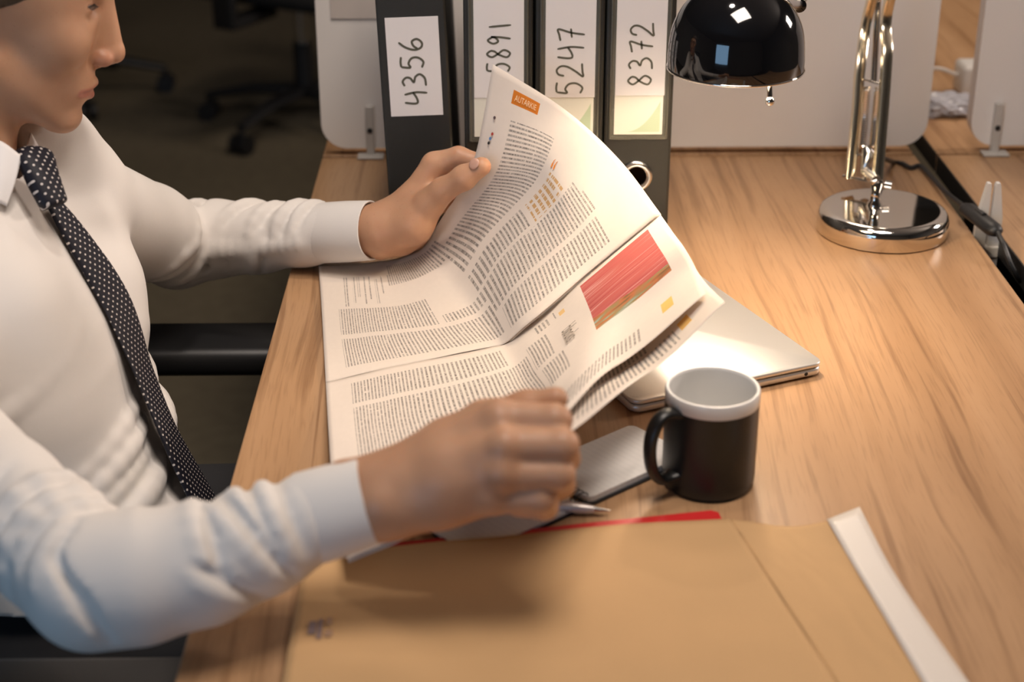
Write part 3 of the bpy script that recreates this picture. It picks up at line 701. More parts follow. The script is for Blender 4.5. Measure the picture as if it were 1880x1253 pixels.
for k, (wv, sv, cc) in enumerate([(0.055, 0.905, srgb(90, 70, 70)), (0.060, 0.872, srgb(170, 60, 50)), (0.055, 0.862, srgb(90, 130, 180)), (0.053, 0.852, srgb(40, 36, 36))]):
    pts = [(wv+0.0060*cos(a), sv+0.0036*sin(a)) for a in np.linspace(0, 2*pi, 10, endpoint=False)]
    local(mesh('register_dot', on_page(LEFT, pts, 0.0016), [tuple(range(10))], M('print_dot_%d' % k, cc, 0.8)), news)

# ------------------------------------------------------------------ spiral notebook and pen
def notebook():
    o = np.array([0.078, 1.217]); d = np.array([0.77, 0.64]); d /= np.linalg.norm(d); q = np.array([-d[1], d[0]])
    e = empty('spiral_notebook', (o[0], o[1], T), 'small open spiral notebook with ruled white pages beside the mug', 'notebook')
    e.rotation_euler = (0, 0, math.atan2(d[1], d[0]))
    m, nt, b = new_mat('ruled_paper'); g = NG(nt); tc = nt.nodes.new('ShaderNodeTexCoord'); sp = nt.nodes.new('ShaderNodeSeparateXYZ'); nt.links.new(tc.outputs['Object'], sp.inputs[0])
    ln = g.math('COMPARE', g.math('FRACT', g.math('MULTIPLY', sp.outputs[0], 150.0)), 0.5, 0.06)
    nt.links.new(g.mix(g.math('MULTIPLY', ln, 0.22), (0.80, 0.77, 0.72, 1), (0.45, 0.45, 0.48, 1)), b.inputs['Base Color']); b.inputs['Roughness'].default_value = 0.8
    W0, W1 = -0.006, 0.070
    def half(x0, x1, z0, z1, mat, name, r=0.008):
        return B().prism(rrect(abs(x1-x0), W1-W0, r, 5, (x0+x1)/2, (W0+W1)/2), z0, z1).obj(name, mat, e, True, 40)
    half(-0.128, -0.003, 0.0004, 0.0020, BLACKP, 'cover'); half(0.003, 0.130, 0.0004, 0.0020, BLACKP, 'cover')
    B().prism(rrect(0.122, W1-W0-0.003, 0.007, 5, 0.0655, (W0+W1)/2+0.0015), 0.0021, 0.0075).obj('page_block', m, e, True, 40)
    B().prism(rrect(0.122, W1-W0-0.003, 0.007, 5, -0.0655, (W0+W1)/2+0.0005), 0.0021, 0.0045).obj('page_block', m, e, True, 40)
    for k in range(12):
        y = W0+0.007+k*0.0054
        pts = [(0.0075*cos(a)*0.95, y+0.0012*sin(a*0.5), 0.0062+0.0055*sin(a)) for a in np.linspace(0, 2*pi, 18)]
        B().tube(pts, 0.0006, 5).obj('wire_coil', M('dark_wire', (0.05, 0.05, 0.05, 1), 0.35, 0.8), e, True)
notebook()
def pen():
    a = np.array([0.100, 1.199, T+0.0056]); b = np.array([-0.034, 1.214, T+0.0125]); ax = b-a; L = np.linalg.norm(ax)
    e = empty('ballpoint_pen', tuple(a), 'silver ballpoint pen lying across the notebook under the hand', 'pen')
    PM = M('satin_pen_silver', (0.70, 0.64, 0.60, 1), 0.35, 0.6)
    t = lambda s: tuple(ax*s)
    B().tube([t(s) for s in (0.10, 0.12, 0.16, 0.2, 0.24)], [0.0030, 0.0036, 0.0043, 0.0046, 0.0048], 18).obj('grip', PM, e, True, 50)
    B().tube([t(s) for s in (0.0, 0.02, 0.04, 0.101)], [0.0005, 0.0009, 0.0016, 0.0031], 18).obj('tip', STEEL, e, True, 50)
    B().tube([t(s) for s in (0.242, 0.6, 0.95, 0.98)], [0.0049, 0.005, 0.005, 0.0035], 18).obj('barrel', PM, e, True, 50)
    B().tube([t(s) for s in (0.98, 1.03)], 0.003, 12).obj('button', STEEL, e, True, 50)
    B().tube([np.array(t(0.65))+[0, 0, 0.0065], np.array(t(0.96))+[0, 0, 0.0055]], 0.0011, 8).obj('pocket_clip', STEEL, e, True)
pen()

# ------------------------------------------------------------------ manila envelopes, red folder
KRAFT = M('kraft_paper', (0.55, 0.342, 0.165, 1), 0.75, spec=0.3, bump=0.15, bscale=350, var=0.06, vscale=14)
STRIP = M('adhesive_strip', (0.72, 0.655, 0.59, 1), 0.35)
REDM = M('red_card', (0.55, 0.022, 0.022, 1), 0.4)
def patch_obj(name, S, W, pts, ns, nw, mat, parent, thick, wob=0.0, seed=0):
    sh = Sheet(S, W, pts); o, g, n = sheet_mesh(name, sh, ns, nw, mat, None, wob=wob, seed=seed, thick=thick); local(o, parent); return o, sh
rf = B().prism([(-0.105, 1.1500), (0.186, 1.2025), (0.192, 1.199), (0.215, 1.0), (0.23, 0.80), (-0.12, 0.78)], T+0.0004, T+0.0035).obj('card_folder', REDM)
tag(rf, 'red card folder lying under the brown envelopes', 'folder')
e1 = empty('manila_envelope', (0.02, 0.95, T), 'brown envelope lying on top of the red folder, flap open with adhesive strip', 'envelope')
z = T+0.0075
S3 = [0, 0.5, 1]; W5 = [0, 0.14, 0.45, 0.75, 1]
ys = [(-0.1495, 1.112, z+.004), (-0.095, 1.1345, z+.002), (0.02, 1.157, z), (0.12, 1.1735, z), (0.199, 1.180, z)]
mid = [(-0.1495, 0.975, z+.003), (-0.09, 0.975, z+.004), (0.035, 0.975, z+.005), (0.145, 0.972, z+.003), (0.241, 0.972, z)]
bot = [(-0.149, 0.84, z), (-0.09, 0.84, z+.002), (0.045, 0.84, z+.003), (0.165, 0.84, z+.002), (0.268, 0.84, z)]
body, ENV = patch_obj('front_sheet', S3, W5, [ys, mid, bot], 50, 60, KRAFT, e1, 0.0012, 0.0009, 3.0)
S2 = [0, 0.35, 1]; Wf = [0, 0.3, 0.62, 0.80, 1]
f0 = [(0.199, 1.1802, z), (0.226, 1.1765, z-.002), (0.255, 1.172, z-.003), (0.279, 1.175, z+.001), (0.309, 1.190, z+.004)]
f1 = [(0.216, 1.10, z), (0.245, 1.10, z-.003), (0.272, 1.10, z-.004), (0.2905, 1.10, z-.004), (0.3185, 1.10, z-.003)]
f2 = [(0.268, 0.84, z), (0.290, 0.86, z-.003), (0.310, 0.885, z-.004), (0.314, 0.905, z-.004), (0.347, 0.915, z-.004)]
fl, FLAP = patch_obj('flap', S2, Wf, [f0, f1, f2], 40, 40, KRAFT, e1, 0.0006, 0.0012, 9.0)
gs = np.array([f0, f1, f2])[:, 3:, :]; gs[:, :, 2] += 0.0014
st, _ = patch_obj('adhesive_strip', S2, [0, 1], gs, 24, 6, STRIP, e1, 0.0004)
# small bluish stamp print and pencil mark
STAMP = M('stamp_ink', (0.20, 0.145, 0.15, 1), 0.8); STAMP2 = M('faded_stamp_ink', (0.38, 0.235, 0.15, 1), 0.8)
def on_env(x0, x1, y0, y1, mat, name):
    ww = lambda x: (x+0.1495)/0.39
    pts = []
    for (x, y) in ((x0, y0), (x1, y0), (x1, y1), (x0, y1)):
        s = (1.12-y)/0.28
        pts.append(on_page(ENV, [(np.clip((x+0.1495)/0.37, 0, 1), np.clip(s, 0, 1))], 0.0022)[0])
    o = mesh(name, pts, [(0, 1, 2, 3)], mat); local(o, e1)
for (a, b_, c_, d_, mt) in [(-0.1385, -0.1335, 1.018, 1.034, STAMP), (-0.1325, -0.1295, 1.012, 1.036, STAMP), (-0.1275, -0.1225, 1.014, 1.022, STAMP2), (-0.1275, -0.1235, 1.028, 1.037, STAMP2)]:
    on_env(a, b_, c_, d_, mt, 'stamp_mark')
e2 = empty('manila_envelope', (0.03, 0.95, T), 'second brown envelope just showing beneath the open-flapped one', 'envelope')
zz = T+0.0045
a_ = [(-0.11, 1.128, zz), (0.05, 1.162, zz), (0.19, 1.1825, zz), (0.212, 1.1810, zz)]; c_ = [(-0.11, 0.85, zz), (0.05, 0.85, zz), (0.20, 0.85, zz), (0.225, 0.85, zz)]
patch_obj('front_sheet', [0, 1], [0, 0.45, 0.9, 1], [a_, c_], 20, 30, KRAFT, e2, 0.0012, 0.0004, 1.0)
# ------------------------------------------------------------------ smooth bodies: distance fields turned into meshes
class Field:
    def __init__(s, lo, hi, h):
        s.lo = np.array(lo, float); s.h = h; s.n = np.ceil((np.array(hi)-s.lo)/h).astype(int)+1
        s.v = np.full(tuple(s.n), 0.5, np.float32)
    def box(s, lo, hi):
        a = np.clip(np.floor((np.array(lo)-s.lo)/s.h).astype(int), 0, s.n-1); b = np.clip(np.ceil((np.array(hi)-s.lo)/s.h).astype(int)+1, 1, s.n)
        if np.any(b <= a): return None
        sl = tuple(slice(i, j) for i, j in zip(a, b))
        ax = [(s.lo[i]+s.h*np.arange(a[i], b[i])).astype(np.float32) for i in range(3)]
        return sl, ax[0][:, None, None], ax[1][None, :, None], ax[2][None, None, :]
    def put(s, fn, lo, hi, k, mode='add'):
        pad = k+3*s.h; q = s.box(np.array(lo)-pad, np.array(hi)+pad)
        if q is None: return
        sl, X, Y, Z = q; d = fn(X, Y, Z).astype(np.float32); v = s.v[sl]
        if mode == 'add':
            t = np.clip(0.5+0.5*(v-d)/k, 0, 1); s.v[sl] = v*(1-t)+d*t-k*t*(1-t)
        else:
            t = np.clip(0.5-0.5*(v+d)/k, 0, 1); s.v[sl] = v*(1-t)+(-d)*t+k*t*(1-t)
    def cone(s, a, b, r1, r2, k=0.005, mode='add'):
        a = np.array(a, float); b = np.array(b, float); ba = b-a; L2 = max(ba@ba, 1e-12); r = max(r1, r2)
        def fn(X, Y, Z):
            t = np.clip(((X-a[0])*ba[0]+(Y-a[1])*ba[1]+(Z-a[2])*ba[2])/L2, 0, 1)
            return np.sqrt((X-a[0]-t*ba[0])**2+(Y-a[1]-t*ba[1])**2+(Z-a[2]-t*ba[2])**2)-(r1+(r2-r1)*t)
        s.put(fn, np.minimum(a, b)-r, np.maximum(a, b)+r, k, mode)
    def chain(s, pts, rad, k=0.005, mode='add'):
        for i in range(len(pts)-1): s.cone(pts[i], pts[i+1], rad[i], rad[i+1], k, mode)
    def ell(s, c, r, k=0.005, mode='add'):
        c = np.array(c, float); r = np.array(r, float)
        def fn(X, Y, Z):
            x, y, z = X-c[0], Y-c[1], Z-c[2]
            k0 = np.sqrt((x/r[0])**2+(y/r[1])**2+(z/r[2])**2); k1 = np.sqrt((x/r[0]**2)**2+(y/r[1]**2)**2+(z/r[2]**2)**2)
            return k0*(k0-1)/np.maximum(k1, 1e-6)
        s.put(fn, c-r, c+r, k, mode)
    def surface(s):
        v = s.v; ins = v < 0; nx, ny, nz = v.shape
        c = [ins[i:nx-1+i, j:ny-1+j, k:nz-1+k] for i in (0, 1) for j in (0, 1) for k in (0, 1)]
        tot = sum(q.astype(np.int8) for q in c); act = (tot > 0) & (tot < 8); idx = np.argwhere(act)
        cid = np.full(act.shape, -1, np.int32); cid[act] = np.arange(len(idx))
        corner = np.array([(i, j, k) for i in (0, 1) for j in (0, 1) for k in (0, 1)])
        vals = np.stack([v[idx[:, 0]+o[0], idx[:, 1]+o[1], idx[:, 2]+o[2]] for o in corner], 1)
        acc = np.zeros((len(idx), 3)); cnt = np.zeros(len(idx))
        for a in range(8):
            for b in range(a+1, 8):
                if np.abs(corner[a]-corner[b]).sum() != 1: continue
                m = (vals[:, a] < 0) != (vals[:, b] < 0); va, vb = vals[m, a], vals[m, b]; t = (va/(va-vb))[:, None]
                acc[m] += corner[a]+t*(corner[b]-corner[a]); cnt[m] += 1
        verts = s.lo+s.h*(idx+acc/cnt[:, None]); faces = []
        for ax in range(3):
            o1, o2 = [q for q in range(3) if q != ax]
            sl0 = [slice(None)]*3; sl1 = [slice(None)]*3; sl0[ax] = slice(0, -1); sl1[ax] = slice(1, None)
            a, b = ins[tuple(sl0)], ins[tuple(sl1)]
            e = np.argwhere(a != b); e = e[(e[:, o1] > 0) & (e[:, o2] > 0) & (e[:, o1] < v.shape[o1]-1) & (e[:, o2] < v.shape[o2]-1)]
            s_in = a[e[:, 0], e[:, 1], e[:, 2]]
            def g(d1, d2):
                q = e.copy(); q[:, o1] -= d1; q[:, o2] -= d2; return cid[q[:, 0], q[:, 1], q[:, 2]]
            quad = np.stack([g(0, 0), g(1, 0), g(1, 1), g(0, 1)], 1); fl = s_in if ax != 1 else ~s_in
            quad[~fl] = quad[~fl][:, ::-1]; faces.append(quad)
        return verts, np.concatenate(faces)
def relax(v, f, it=1, lam=0.5):
    n = len(v); ij = np.concatenate([f[:, [0, 1]], f[:, [1, 2]], f[:, [2, 3]], f[:, [3, 0]]]); ij = np.concatenate([ij, ij[:, ::-1]])
    deg = np.bincount(ij[:, 0], minlength=n)[:, None]
    for _ in range(it):
        acc = np.stack([np.bincount(ij[:, 0], weights=v[ij[:, 1], c], minlength=n) for c in range(3)], 1)
        v = v*(1-lam)+lam*acc/np.maximum(deg, 1)
    return v
def np_mesh(name, v, f, mat, parent=None):
    me = bpy.data.meshes.new(name); n = len(f)
    me.vertices.add(len(v)); me.vertices.foreach_set('co', np.asarray(v, np.float32).ravel())
    me.loops.add(4*n); me.loops.foreach_set('vertex_index', np.asarray(f, np.int32).ravel())
    me.polygons.add(n); me.polygons.foreach_set('loop_start', np.arange(0, 4*n, 4, dtype=np.int32))
    me.update(calc_edges=True); me.validate(); me.polygons.foreach_set('use_smooth', np.ones(len(me.polygons), bool))
    return link(name, me, mat, parent)

# ------------------------------------------------------------------ the seated man
def rot3(yaw, pitch, roll=0.0):
    c, s = cos(yaw), sin(yaw); Rz = np.array([[c, -s, 0], [s, c, 0], [0, 0, 1]])
    c, s = cos(pitch), sin(pitch); Ry = np.array([[c, 0, s], [0, 1, 0], [-s, 0, c]])
    c, s = cos(roll), sin(roll); Rx = np.array([[1, 0, 0], [0, c, -s], [0, s, c]])
    return Rz@Ry@Rx
HS = 0.935; HR = rot3(radians(14), radians(15.5)); NOSE = np.array([0.122, 0, -0.027])
HO = P(228, 103, 1.58) - HR@NOSE*HS                 # ear level, head centre
to_world = lambda p: HO + (np.asarray(p)*HS)@HR.T
to_head = lambda p: ((np.asarray(p)-HO)@HR)/HS
NECKB = np.array([-0.520, 1.500, 0.925])

def head_mesh():
    G = Field((-0.125, -0.105, -0.215), (0.140, 0.105, 0.15), 0.0017)
    G.ell((-0.012, 0, 0.050), (0.098, 0.076, 0.082), 0.01)
    G.ell((0.038, 0, 0.004), (0.053, 0.061, 0.090), 0.03)
    G.ell((0.034, 0, -0.055), (0.046, 0.050, 0.052), 0.02)
    for s in (-1, 1):
        G.cone((-0.006, s*0.050, -0.050), (0.064, s*0.017, -0.099), 0.0165, 0.0145, 0.022)
        G.ell((0.057, s*0.043, -0.014), (0.024, 0.019, 0.022), 0.022)
        G.cone((0.0885, s*0.004, 0.053), (0.068, s*0.046, 0.056), 0.010, 0.009, 0.016)
    G.ell((0.067, 0, -0.061), (0.0305, 0.034, 0.034), 0.016)
    G.ell((0.0735, 0, -0.0995), (0.0178, 0.023, 0.0185), 0.012)
    for s in (-1, 1):                                # sockets, lids
        G.ell((0.088, s*0.035, 0.024), (0.014, 0.0165, 0.0125), 0.012, 'cut')
        G.ell((0.0665, s*0.034, 0.023), (0.0150, 0.0165, 0.0130), 0.005)
        G.cone((0.0818, s*0.026, 0.0262), (0.0755, s*0.0455, 0.0250), 0.0022, 0.0015, 0.002, 'cut')
    G.cone((0.0865, 0, 0.046), (0.1105, 0, -0.019), 0.0080, 0.0092, 0.010)
    G.cone((0.082, 0, 0.040), (0.0965, 0, -0.024), 0.0095, 0.0135, 0.010)
    G.ell((0.1115, 0, -0.0265), (0.0112, 0.0108, 0.0098), 0.007)
    for s in (-1, 1):
        G.ell((0.1000, s*0.0128, -0.0310), (0.0108, 0.0068, 0.0086), 0.0045)
    G.cone((0.1080, 0, -0.0345), (0.0975, 0, -0.0405), 0.0045, 0.0045, 0.004)
    for s in (-1, 1): G.ell((0.1035, s*0.0070, -0.0392), (0.0058, 0.0030, 0.0040), 0.003, 'cut')
    for s in (-1, 1):                                # alar groove
        G.cone((0.0905, s*0.0215, -0.024), (0.090, s*0.0215, -0.036), 0.0022, 0.0022, 0.006, 'cut')
    for s in (-1, 1):                                # lips
        G.cone((0.0968, s*0.003, -0.0595), (0.0825, s*0.0285, -0.0668), 0.0046, 0.0022, 0.0035)
        G.cone((0.0940, 0, -0.0735), (0.0822, s*0.0260, -0.0690), 0.0050, 0.0024, 0.0035)
    for s in (-1, 1): G.cone((0.1035, 0, -0.0668), (0.0850, s*0.0310, -0.0676), 0.0020, 0.0017, 0.0018, 'cut')
    G.ell((0.0985, 0, -0.0870), (0.0072, 0.022, 0.0050), 0.008, 'cut')
    for s in (-1, 1):                                # ears
        G.ell((-0.030, s*0.073, 0.014), (0.018, 0.009, 0.031), 0.008)
        G.ell((-0.026, s*0.083, 0.018), (0.009, 0.006, 0.016), 0.004, 'cut')
    nb = to_head(NECKB+np.array([0.0, 0, -0.02]))
    G.cone((-0.030, 0, -0.035), nb, 0.053, 0.060, 0.022)
    v, f = G.surface(); v = relax(v, f, 2, 0.4)
    # lip mask
    def dl(v, a, b):
        a = np.array(a); b = np.array(b); t = np.clip(((v-a)@(b-a))/((b-a)@(b-a)), 0, 1)[:, None]; return np.linalg.norm(v-a-t*(b-a), axis=1)
    va = v.copy(); va[:, 1] = np.abs(va[:, 1])
    lip = np.minimum(dl(va, (0.0985, 0.0, -0.0610), (0.0842, 0.0280, -0.0668)), dl(va, (0.0965, 0.0, -0.0725), (0.0840, 0.0255, -0.0685)))
    lip = np.clip((0.0056-lip)/0.002, 0, 1)
    red = np.exp(-np.minimum(np.linalg.norm(va-np.array([0.105, 0.014, -0.032]), axis=1), 1)**2/0.012**2)*0.5
    return to_world(v), f, lip, red

def left_hand():
    q = lambda u, v, d: P(u, v, d)
    lo, hi = q(600, 500, 1.95), q(960, 230, 1.72); c = np.minimum(lo, hi)-0.04; d = np.maximum(lo, hi)+0.04
    G = Field(c, d, 0.0016)
    G.chain([q(600, 425, 1.862), q(660, 423, 1.845), q(695, 418, 1.835)], [0.0255, 0.0255, 0.0250], 0.008)
    G.chain([q(640, 438, 1.853), q(700, 432, 1.842)], [0.0230, 0.0235], 0.008)
    G.chain([q(695, 412, 1.832), q(757, 366, 1.823), q(798, 304, 1.815)], [0.0215, 0.0165, 0.0145], 0.010)       # index ray
    G.chain([q(700, 420, 1.84), q(768, 376, 1.84), q(805, 325, 1.838)], [0.022, 0.018, 0.0145], 0.012)
    G.chain([q(700, 432, 1.848), q(768, 400, 1.856), q(802, 350, 1.858)], [0.02, 0.017, 0.0135], 0.012)
    G.chain([q(700, 440, 1.852), q(758, 430, 1.864), q(794, 378, 1.872)], [0.02, 0.0165, 0.0125], 0.012)
    G.chain([q(706, 432, 1.826), q(760, 412, 1.812), q(797, 366, 1.797)], [0.0215, 0.0200, 0.0150], 0.012)        # thenar
    G.chain([q(740, 440, 1.840), q(768, 425, 1.838)], [0.0175, 0.0150], 0.012)
    th = [q(788, 374, 1.798), q(812, 350, 1.786), q(852, 327, 1.770), q(884, 306, 1.7605)]
    G.chain(th, [0.0155, 0.0136, 0.0124, 0.0104], 0.006)
    G.ell(q(852, 325, 1.772), (0.0120,)*3, 0.006)
    fg = [([(798, 303, 1.815), (842, 288, 1.806), (884, 300, 1.803), (905, 322, 1.800)], [0.0145, 0.0112, 0.0098, 0.0082]),
          ([(805, 325, 1.838), (856, 306, 1.830), (900, 322, 1.824), (922, 348, 1.820)], [0.0140, 0.0112, 0.0098, 0.0082]),
          ([(802, 350, 1.858), (856, 334, 1.850), (898, 348, 1.843), (918, 372, 1.838)], [0.0130, 0.0104, 0.0092, 0.0078]),
          ([(794, 378, 1.872), (840, 366, 1.866), (878, 376, 1.860), (896, 394, 1.855)], [0.0120, 0.0092, 0.0082, 0.0070])]
    for pts, r in fg: G.chain([q(*p) for p in pts], r, 0.0045)
    # creases at the first finger joint and in the web
    G.cone(q(800, 336, 1.792), q(858, 307, 1.786), 0.0040, 0.0035, 0.004, 'cut')
    G.cone(q(812, 296, 1.797), q(824, 330, 1.797), 0.0010, 0.0010, 0.003, 'cut')
    G.cone(q(838, 278, 1.791), q(846, 304, 1.791), 0.0009, 0.0009, 0.003, 'cut')
    v, f = G.surface(); return relax(v, f, 2, 0.4), f
def right_hand():
    q = lambda u, v, d: P(u, v, d)
    c = np.array([-0.145, 0.98, 0.76]); d = np.array([0.085, 1.20, 0.98])
    G = Field(c, d, 0.0015)
    G.chain([q(575, 940, 1.215), q(640, 905, 1.212), q(700, 890, 1.212)], [0.023, 0.0228, 0.0222], 0.01)
    G.chain([q(590, 975, 1.205), q(655, 950, 1.202), q(712, 936, 1.202)], [0.021, 0.0205, 0.0200], 0.01)
    mcp = [(915, 770, 1.196), (926, 819, 1.178), (922, 870, 1.178), (902, 914, 1.188)]
    wr = [(702, 886, 1.210), (706, 902, 1.200), (712, 922, 1.198), (718, 938, 1.200)]
    rm = [0.0150, 0.0140, 0.0135, 0.0125]
    for m, w_, r in zip(mcp, wr, rm):
        mid = (np.array(q(*m))+np.array(q(*w_)))/2
        G.chain([q(*w_), mid, q(*m)], [0.0190, 0.0160, r], 0.012)
        G.chain([q(w_[0], w_[1], w_[2]+0.012), q(m[0]-25, m[1]+4, m[2]+0.018)], [0.0180, 0.0130], 0.012)   # palm side
    kn = [(915, 768, 1.188), (926, 818, 1.170), (922, 869, 1.170), (902, 913, 1.181)]
    for p in kn: G.ell(q(*p), (0.0085,)*3, 0.010)
    fg = [([(915, 770, 1.196), (1018, 773, 1.188), (1022, 800, 1.210), (968, 800, 1.224)], [0.0140, 0.0122, 0.0105, 0.0090]),
          ([(926, 819, 1.178), (1032, 818, 1.174), (1038, 842, 1.198), (985, 845, 1.212)], [0.0132, 0.0118, 0.0104, 0.0088]),
          ([(922, 870, 1.178), (1026, 870, 1.176), (1030, 890, 1.199), (975, 895, 1.212)], [0.0126, 0.0112, 0.0100, 0.0085]),
          ([(902, 914, 1.188), (994, 914, 1.182), (1000, 930, 1.204), (950, 930, 1.214)], [0.0122, 0.0108, 0.0098, 0.0082])]
    for pts, r in fg: G.chain([q(*p) for p in pts], r, 0.0042)
    # thumb lies along the far side of the page
    G.chain([q(745, 868, 1.212), q(820, 815, 1.222), q(888, 772, 1.226), q(965, 747, 1.220), q(1020, 733, 1.212)], [0.0190, 0.0175, 0.0140, 0.0112, 0.0092], 0.008)
    for u, v_ in ((700, 925), ):                    # ulnar wrist bone
        G.ell(q(u, v_, 1.187), (0.010,)*3, 0.012)
    v, f = G.surface(); return relax(v, f, 2, 0.4), f

# arms (used by body and shirt)
RSH, REL, RWR = P(-170, 772, 1.38), P(172, 1070, 1.195), P(640, 925, 1.208)
LSH, LEL, LWR = P(146, 374, 1.72), P(322, 452, 1.935), P(640, 425, 1.850)
def hidden_body():
    G = Field((-0.68, 0.92, 0.42), (-0.06, 1.95, 1.0), 0.008)
    G.chain([RSH, REL, RWR], [0.040, 0.022, 0.020], 0.01); G.chain([LSH, LEL, LWR], [0.035, 0.022, 0.020], 0.01)
    G.chain([NECKB, (-0.53, 1.48, 0.80), (-0.46, 1.45, 0.52)], [0.055, 0.10, 0.10], 0.03); G.chain([LSH, (-0.53, 1.47, 0.86), RSH], [0.045, 0.07, 0.045], 0.03)
    return G.surface()

def skin_material():
    m, nt, b = new_mat('skin'); g = NG(nt)
    at = nt.nodes.new('ShaderNodeAttribute'); at.attribute_name = 'lip'; ar = nt.nodes.new('ShaderNodeAttribute'); ar.attribute_name = 'flush'
    tc = nt.nodes.new('ShaderNodeTexCoord')
    n1 = g.noise(tc.outputs['Object'], 28.0, 4.0); n2 = g.noise(tc.outputs['Object'], 420.0, 2.0)
    base = g.mix(n1, (0.455, 0.235, 0.135, 1), (0.585, 0.335, 0.205, 1))
    base = g.mix(g.math('MULTIPLY', g.math('GREATER_THAN', n2, 0.70), 0.25), base, (0.33, 0.14, 0.08, 1))
    base = g.mix(ar.outputs['Fac'], base, (0.46, 0.17, 0.11, 1))
    base = g.mix(g.math('MULTIPLY', at.outputs['Fac'], 0.75), base, (0.42, 0.135, 0.105, 1))
    nt.links.new(base, b.inputs['Base Color']); b.inputs['Roughness'].default_value = 0.47; b.inputs['Specular IOR Level'].default_value = 0.4
    b.inputs['Subsurface Weight'].default_value = 0.25; b.inputs['Subsurface Radius'].default_value = (0.010, 0.0035, 0.0018); b.inputs['Subsurface Scale'].default_value = 0.5
    bp = nt.nodes.new('ShaderNodeBump'); bp.inputs['Strength'].default_value = 0.12; bp.inputs['Distance'].default_value = 0.0006
    nt.links.new(g.noise(tc.outputs['Object'], 700.0, 3.0), bp.inputs['Height']); nt.links.new(bp.outputs['Normal'], b.inputs['Normal'])
    return m
SKIN = skin_material()
hv, hf, lip, flush = head_mesh(); lv, lf = left_hand(); rv, rf_ = right_hand(); bv, bf = hidden_body()
parts = [(hv, hf), (lv, lf), (rv, rf_), (bv, bf)]; off = 0; AV, AF = [], []
for v, f in parts: AV.append(v); AF.append(f+off); off += len(v)
man = np_mesh('person', np.concatenate(AV), np.concatenate(AF), SKIN)
tag(man, 'man in white shirt and dotted tie reading the newspaper at the desk', 'person')
for nm, arr in (('lip', lip), ('flush', flush)):
    a = man.data.attributes.new(nm, 'FLOAT', 'POINT')
    full = np.zeros(len(man.data.vertices), np.float32); full[:len(arr)] = arr; a.data.foreach_set('value', full)
nc = P(879, 303, 1.7585); nd = CAMP-nc; nd /= np.linalg.norm(nd); na = P(890, 296, 1.756)-P(868, 311, 1.764); na /= np.linalg.norm(na); nn_ = nd+np.array([-0.25, 0, 0.45]); nn_ -= na*(nn_@na); nn_ /= np.linalg.norm(nn_); nbv = np.cross(nn_, na)
vv = []; ff = []
for i in range(5):
    for k in range(16): r_ = sin(pi/2*i/4); a_ = 2*pi*k/16; vv.append(nc+nn_*(0.0090+0.0015*cos(pi/2*i/4))+na*0.0068*r_*cos(a_)+nbv*0.0058*r_*sin(a_))
ff = [(i*16+k, i*16+(k+1) % 16, (i+1)*16+(k+1) % 16, (i+1)*16+k) for i in range(4) for k in range(16)]
mesh('thumb_nail', vv, ff, M('nail', (0.62, 0.36, 0.27, 1), 0.3), man, True)
for s in (-1, 1):                                    # eyes
    c = to_world((0.0657, s*0.034, 0.023))
    ey = B().lathe([(0.0126*sin(a), -0.0126*cos(a)) for a in np.linspace(0.001, pi-0.001, 14)], 24, c).obj('eye', M('eye_white', (0.55, 0.48, 0.44, 1), 0.2), man, True)
    ic = to_world((0.0750, s*0.0335, 0.0215)); 
    B().lathe([(0.0050*sin(a), -0.0050*cos(a)) for a in np.linspace(0.001, pi-0.001, 8)], 16, ic).obj('iris', M('iris', (0.05, 0.045, 0.03, 1), 0.15), ey, True)
    bb = B()
    for k in range(9):                               # lashes
        t = k/8; a = np.array([0.0818-0.0063*t, s*(0.026+0.0195*t), 0.0258]); bb.tube([to_world(a), to_world(a+np.array([0.0035, s*0.002*t, -0.0020])), to_world(a+np.array([0.0055, s*0.003*t, -0.0018]))], [0.0004, 0.0003, 0.0001], 4)
    bb.obj('eyelashes', M('lash', (0.03, 0.02, 0.015, 1), 0.7), man)
    br = [to_world((0.0985-0.004*abs(t-0.3)-0.028*t, s*(0.012+0.036*t), 0.0575+0.006*sin(pi*t))) for t in np.linspace(0, 1, 9)]
    B().tube(br, [0.002, 0.0036, 0.004, 0.004, 0.004, 0.0036, 0.003, 0.0025, 0.001], 8).obj('eyebrow', M('brow_hair', (0.06, 0.038, 0.022, 1), 0.8, bump=0.8, bscale=900), man, True)
G = Field((-0.14, -0.10, -0.06), (0.11, 0.10, 0.16), 0.0032)
G.ell((-0.014, 0, 0.060), (0.105, 0.083, 0.088), 0.004); G.ell((0.085, 0, 0.025), (0.078, 0.09, 0.075), 0.012, 'cut'); G.ell((0.02, 0, -0.062), (0.1, 0.12, 0.085), 0.012, 'cut')
for s in (-1, 1): G.cone((-0.010, s*0.073, 0.045), (-0.012, s*0.071, 0.016), 0.008, 0.005, 0.006)
v, f = G.surface(); v = v+np.stack([0.002*np.sin(v[:, 1]*260+v[:, 0]*90)]*3, 1)*np.array([0.3, 0.3, 1])
np_mesh('hair', to_world(v), f, M('dark_blond_hair', (0.055, 0.035, 0.02, 1), 0.55, bump=1.0, bscale=400), man)

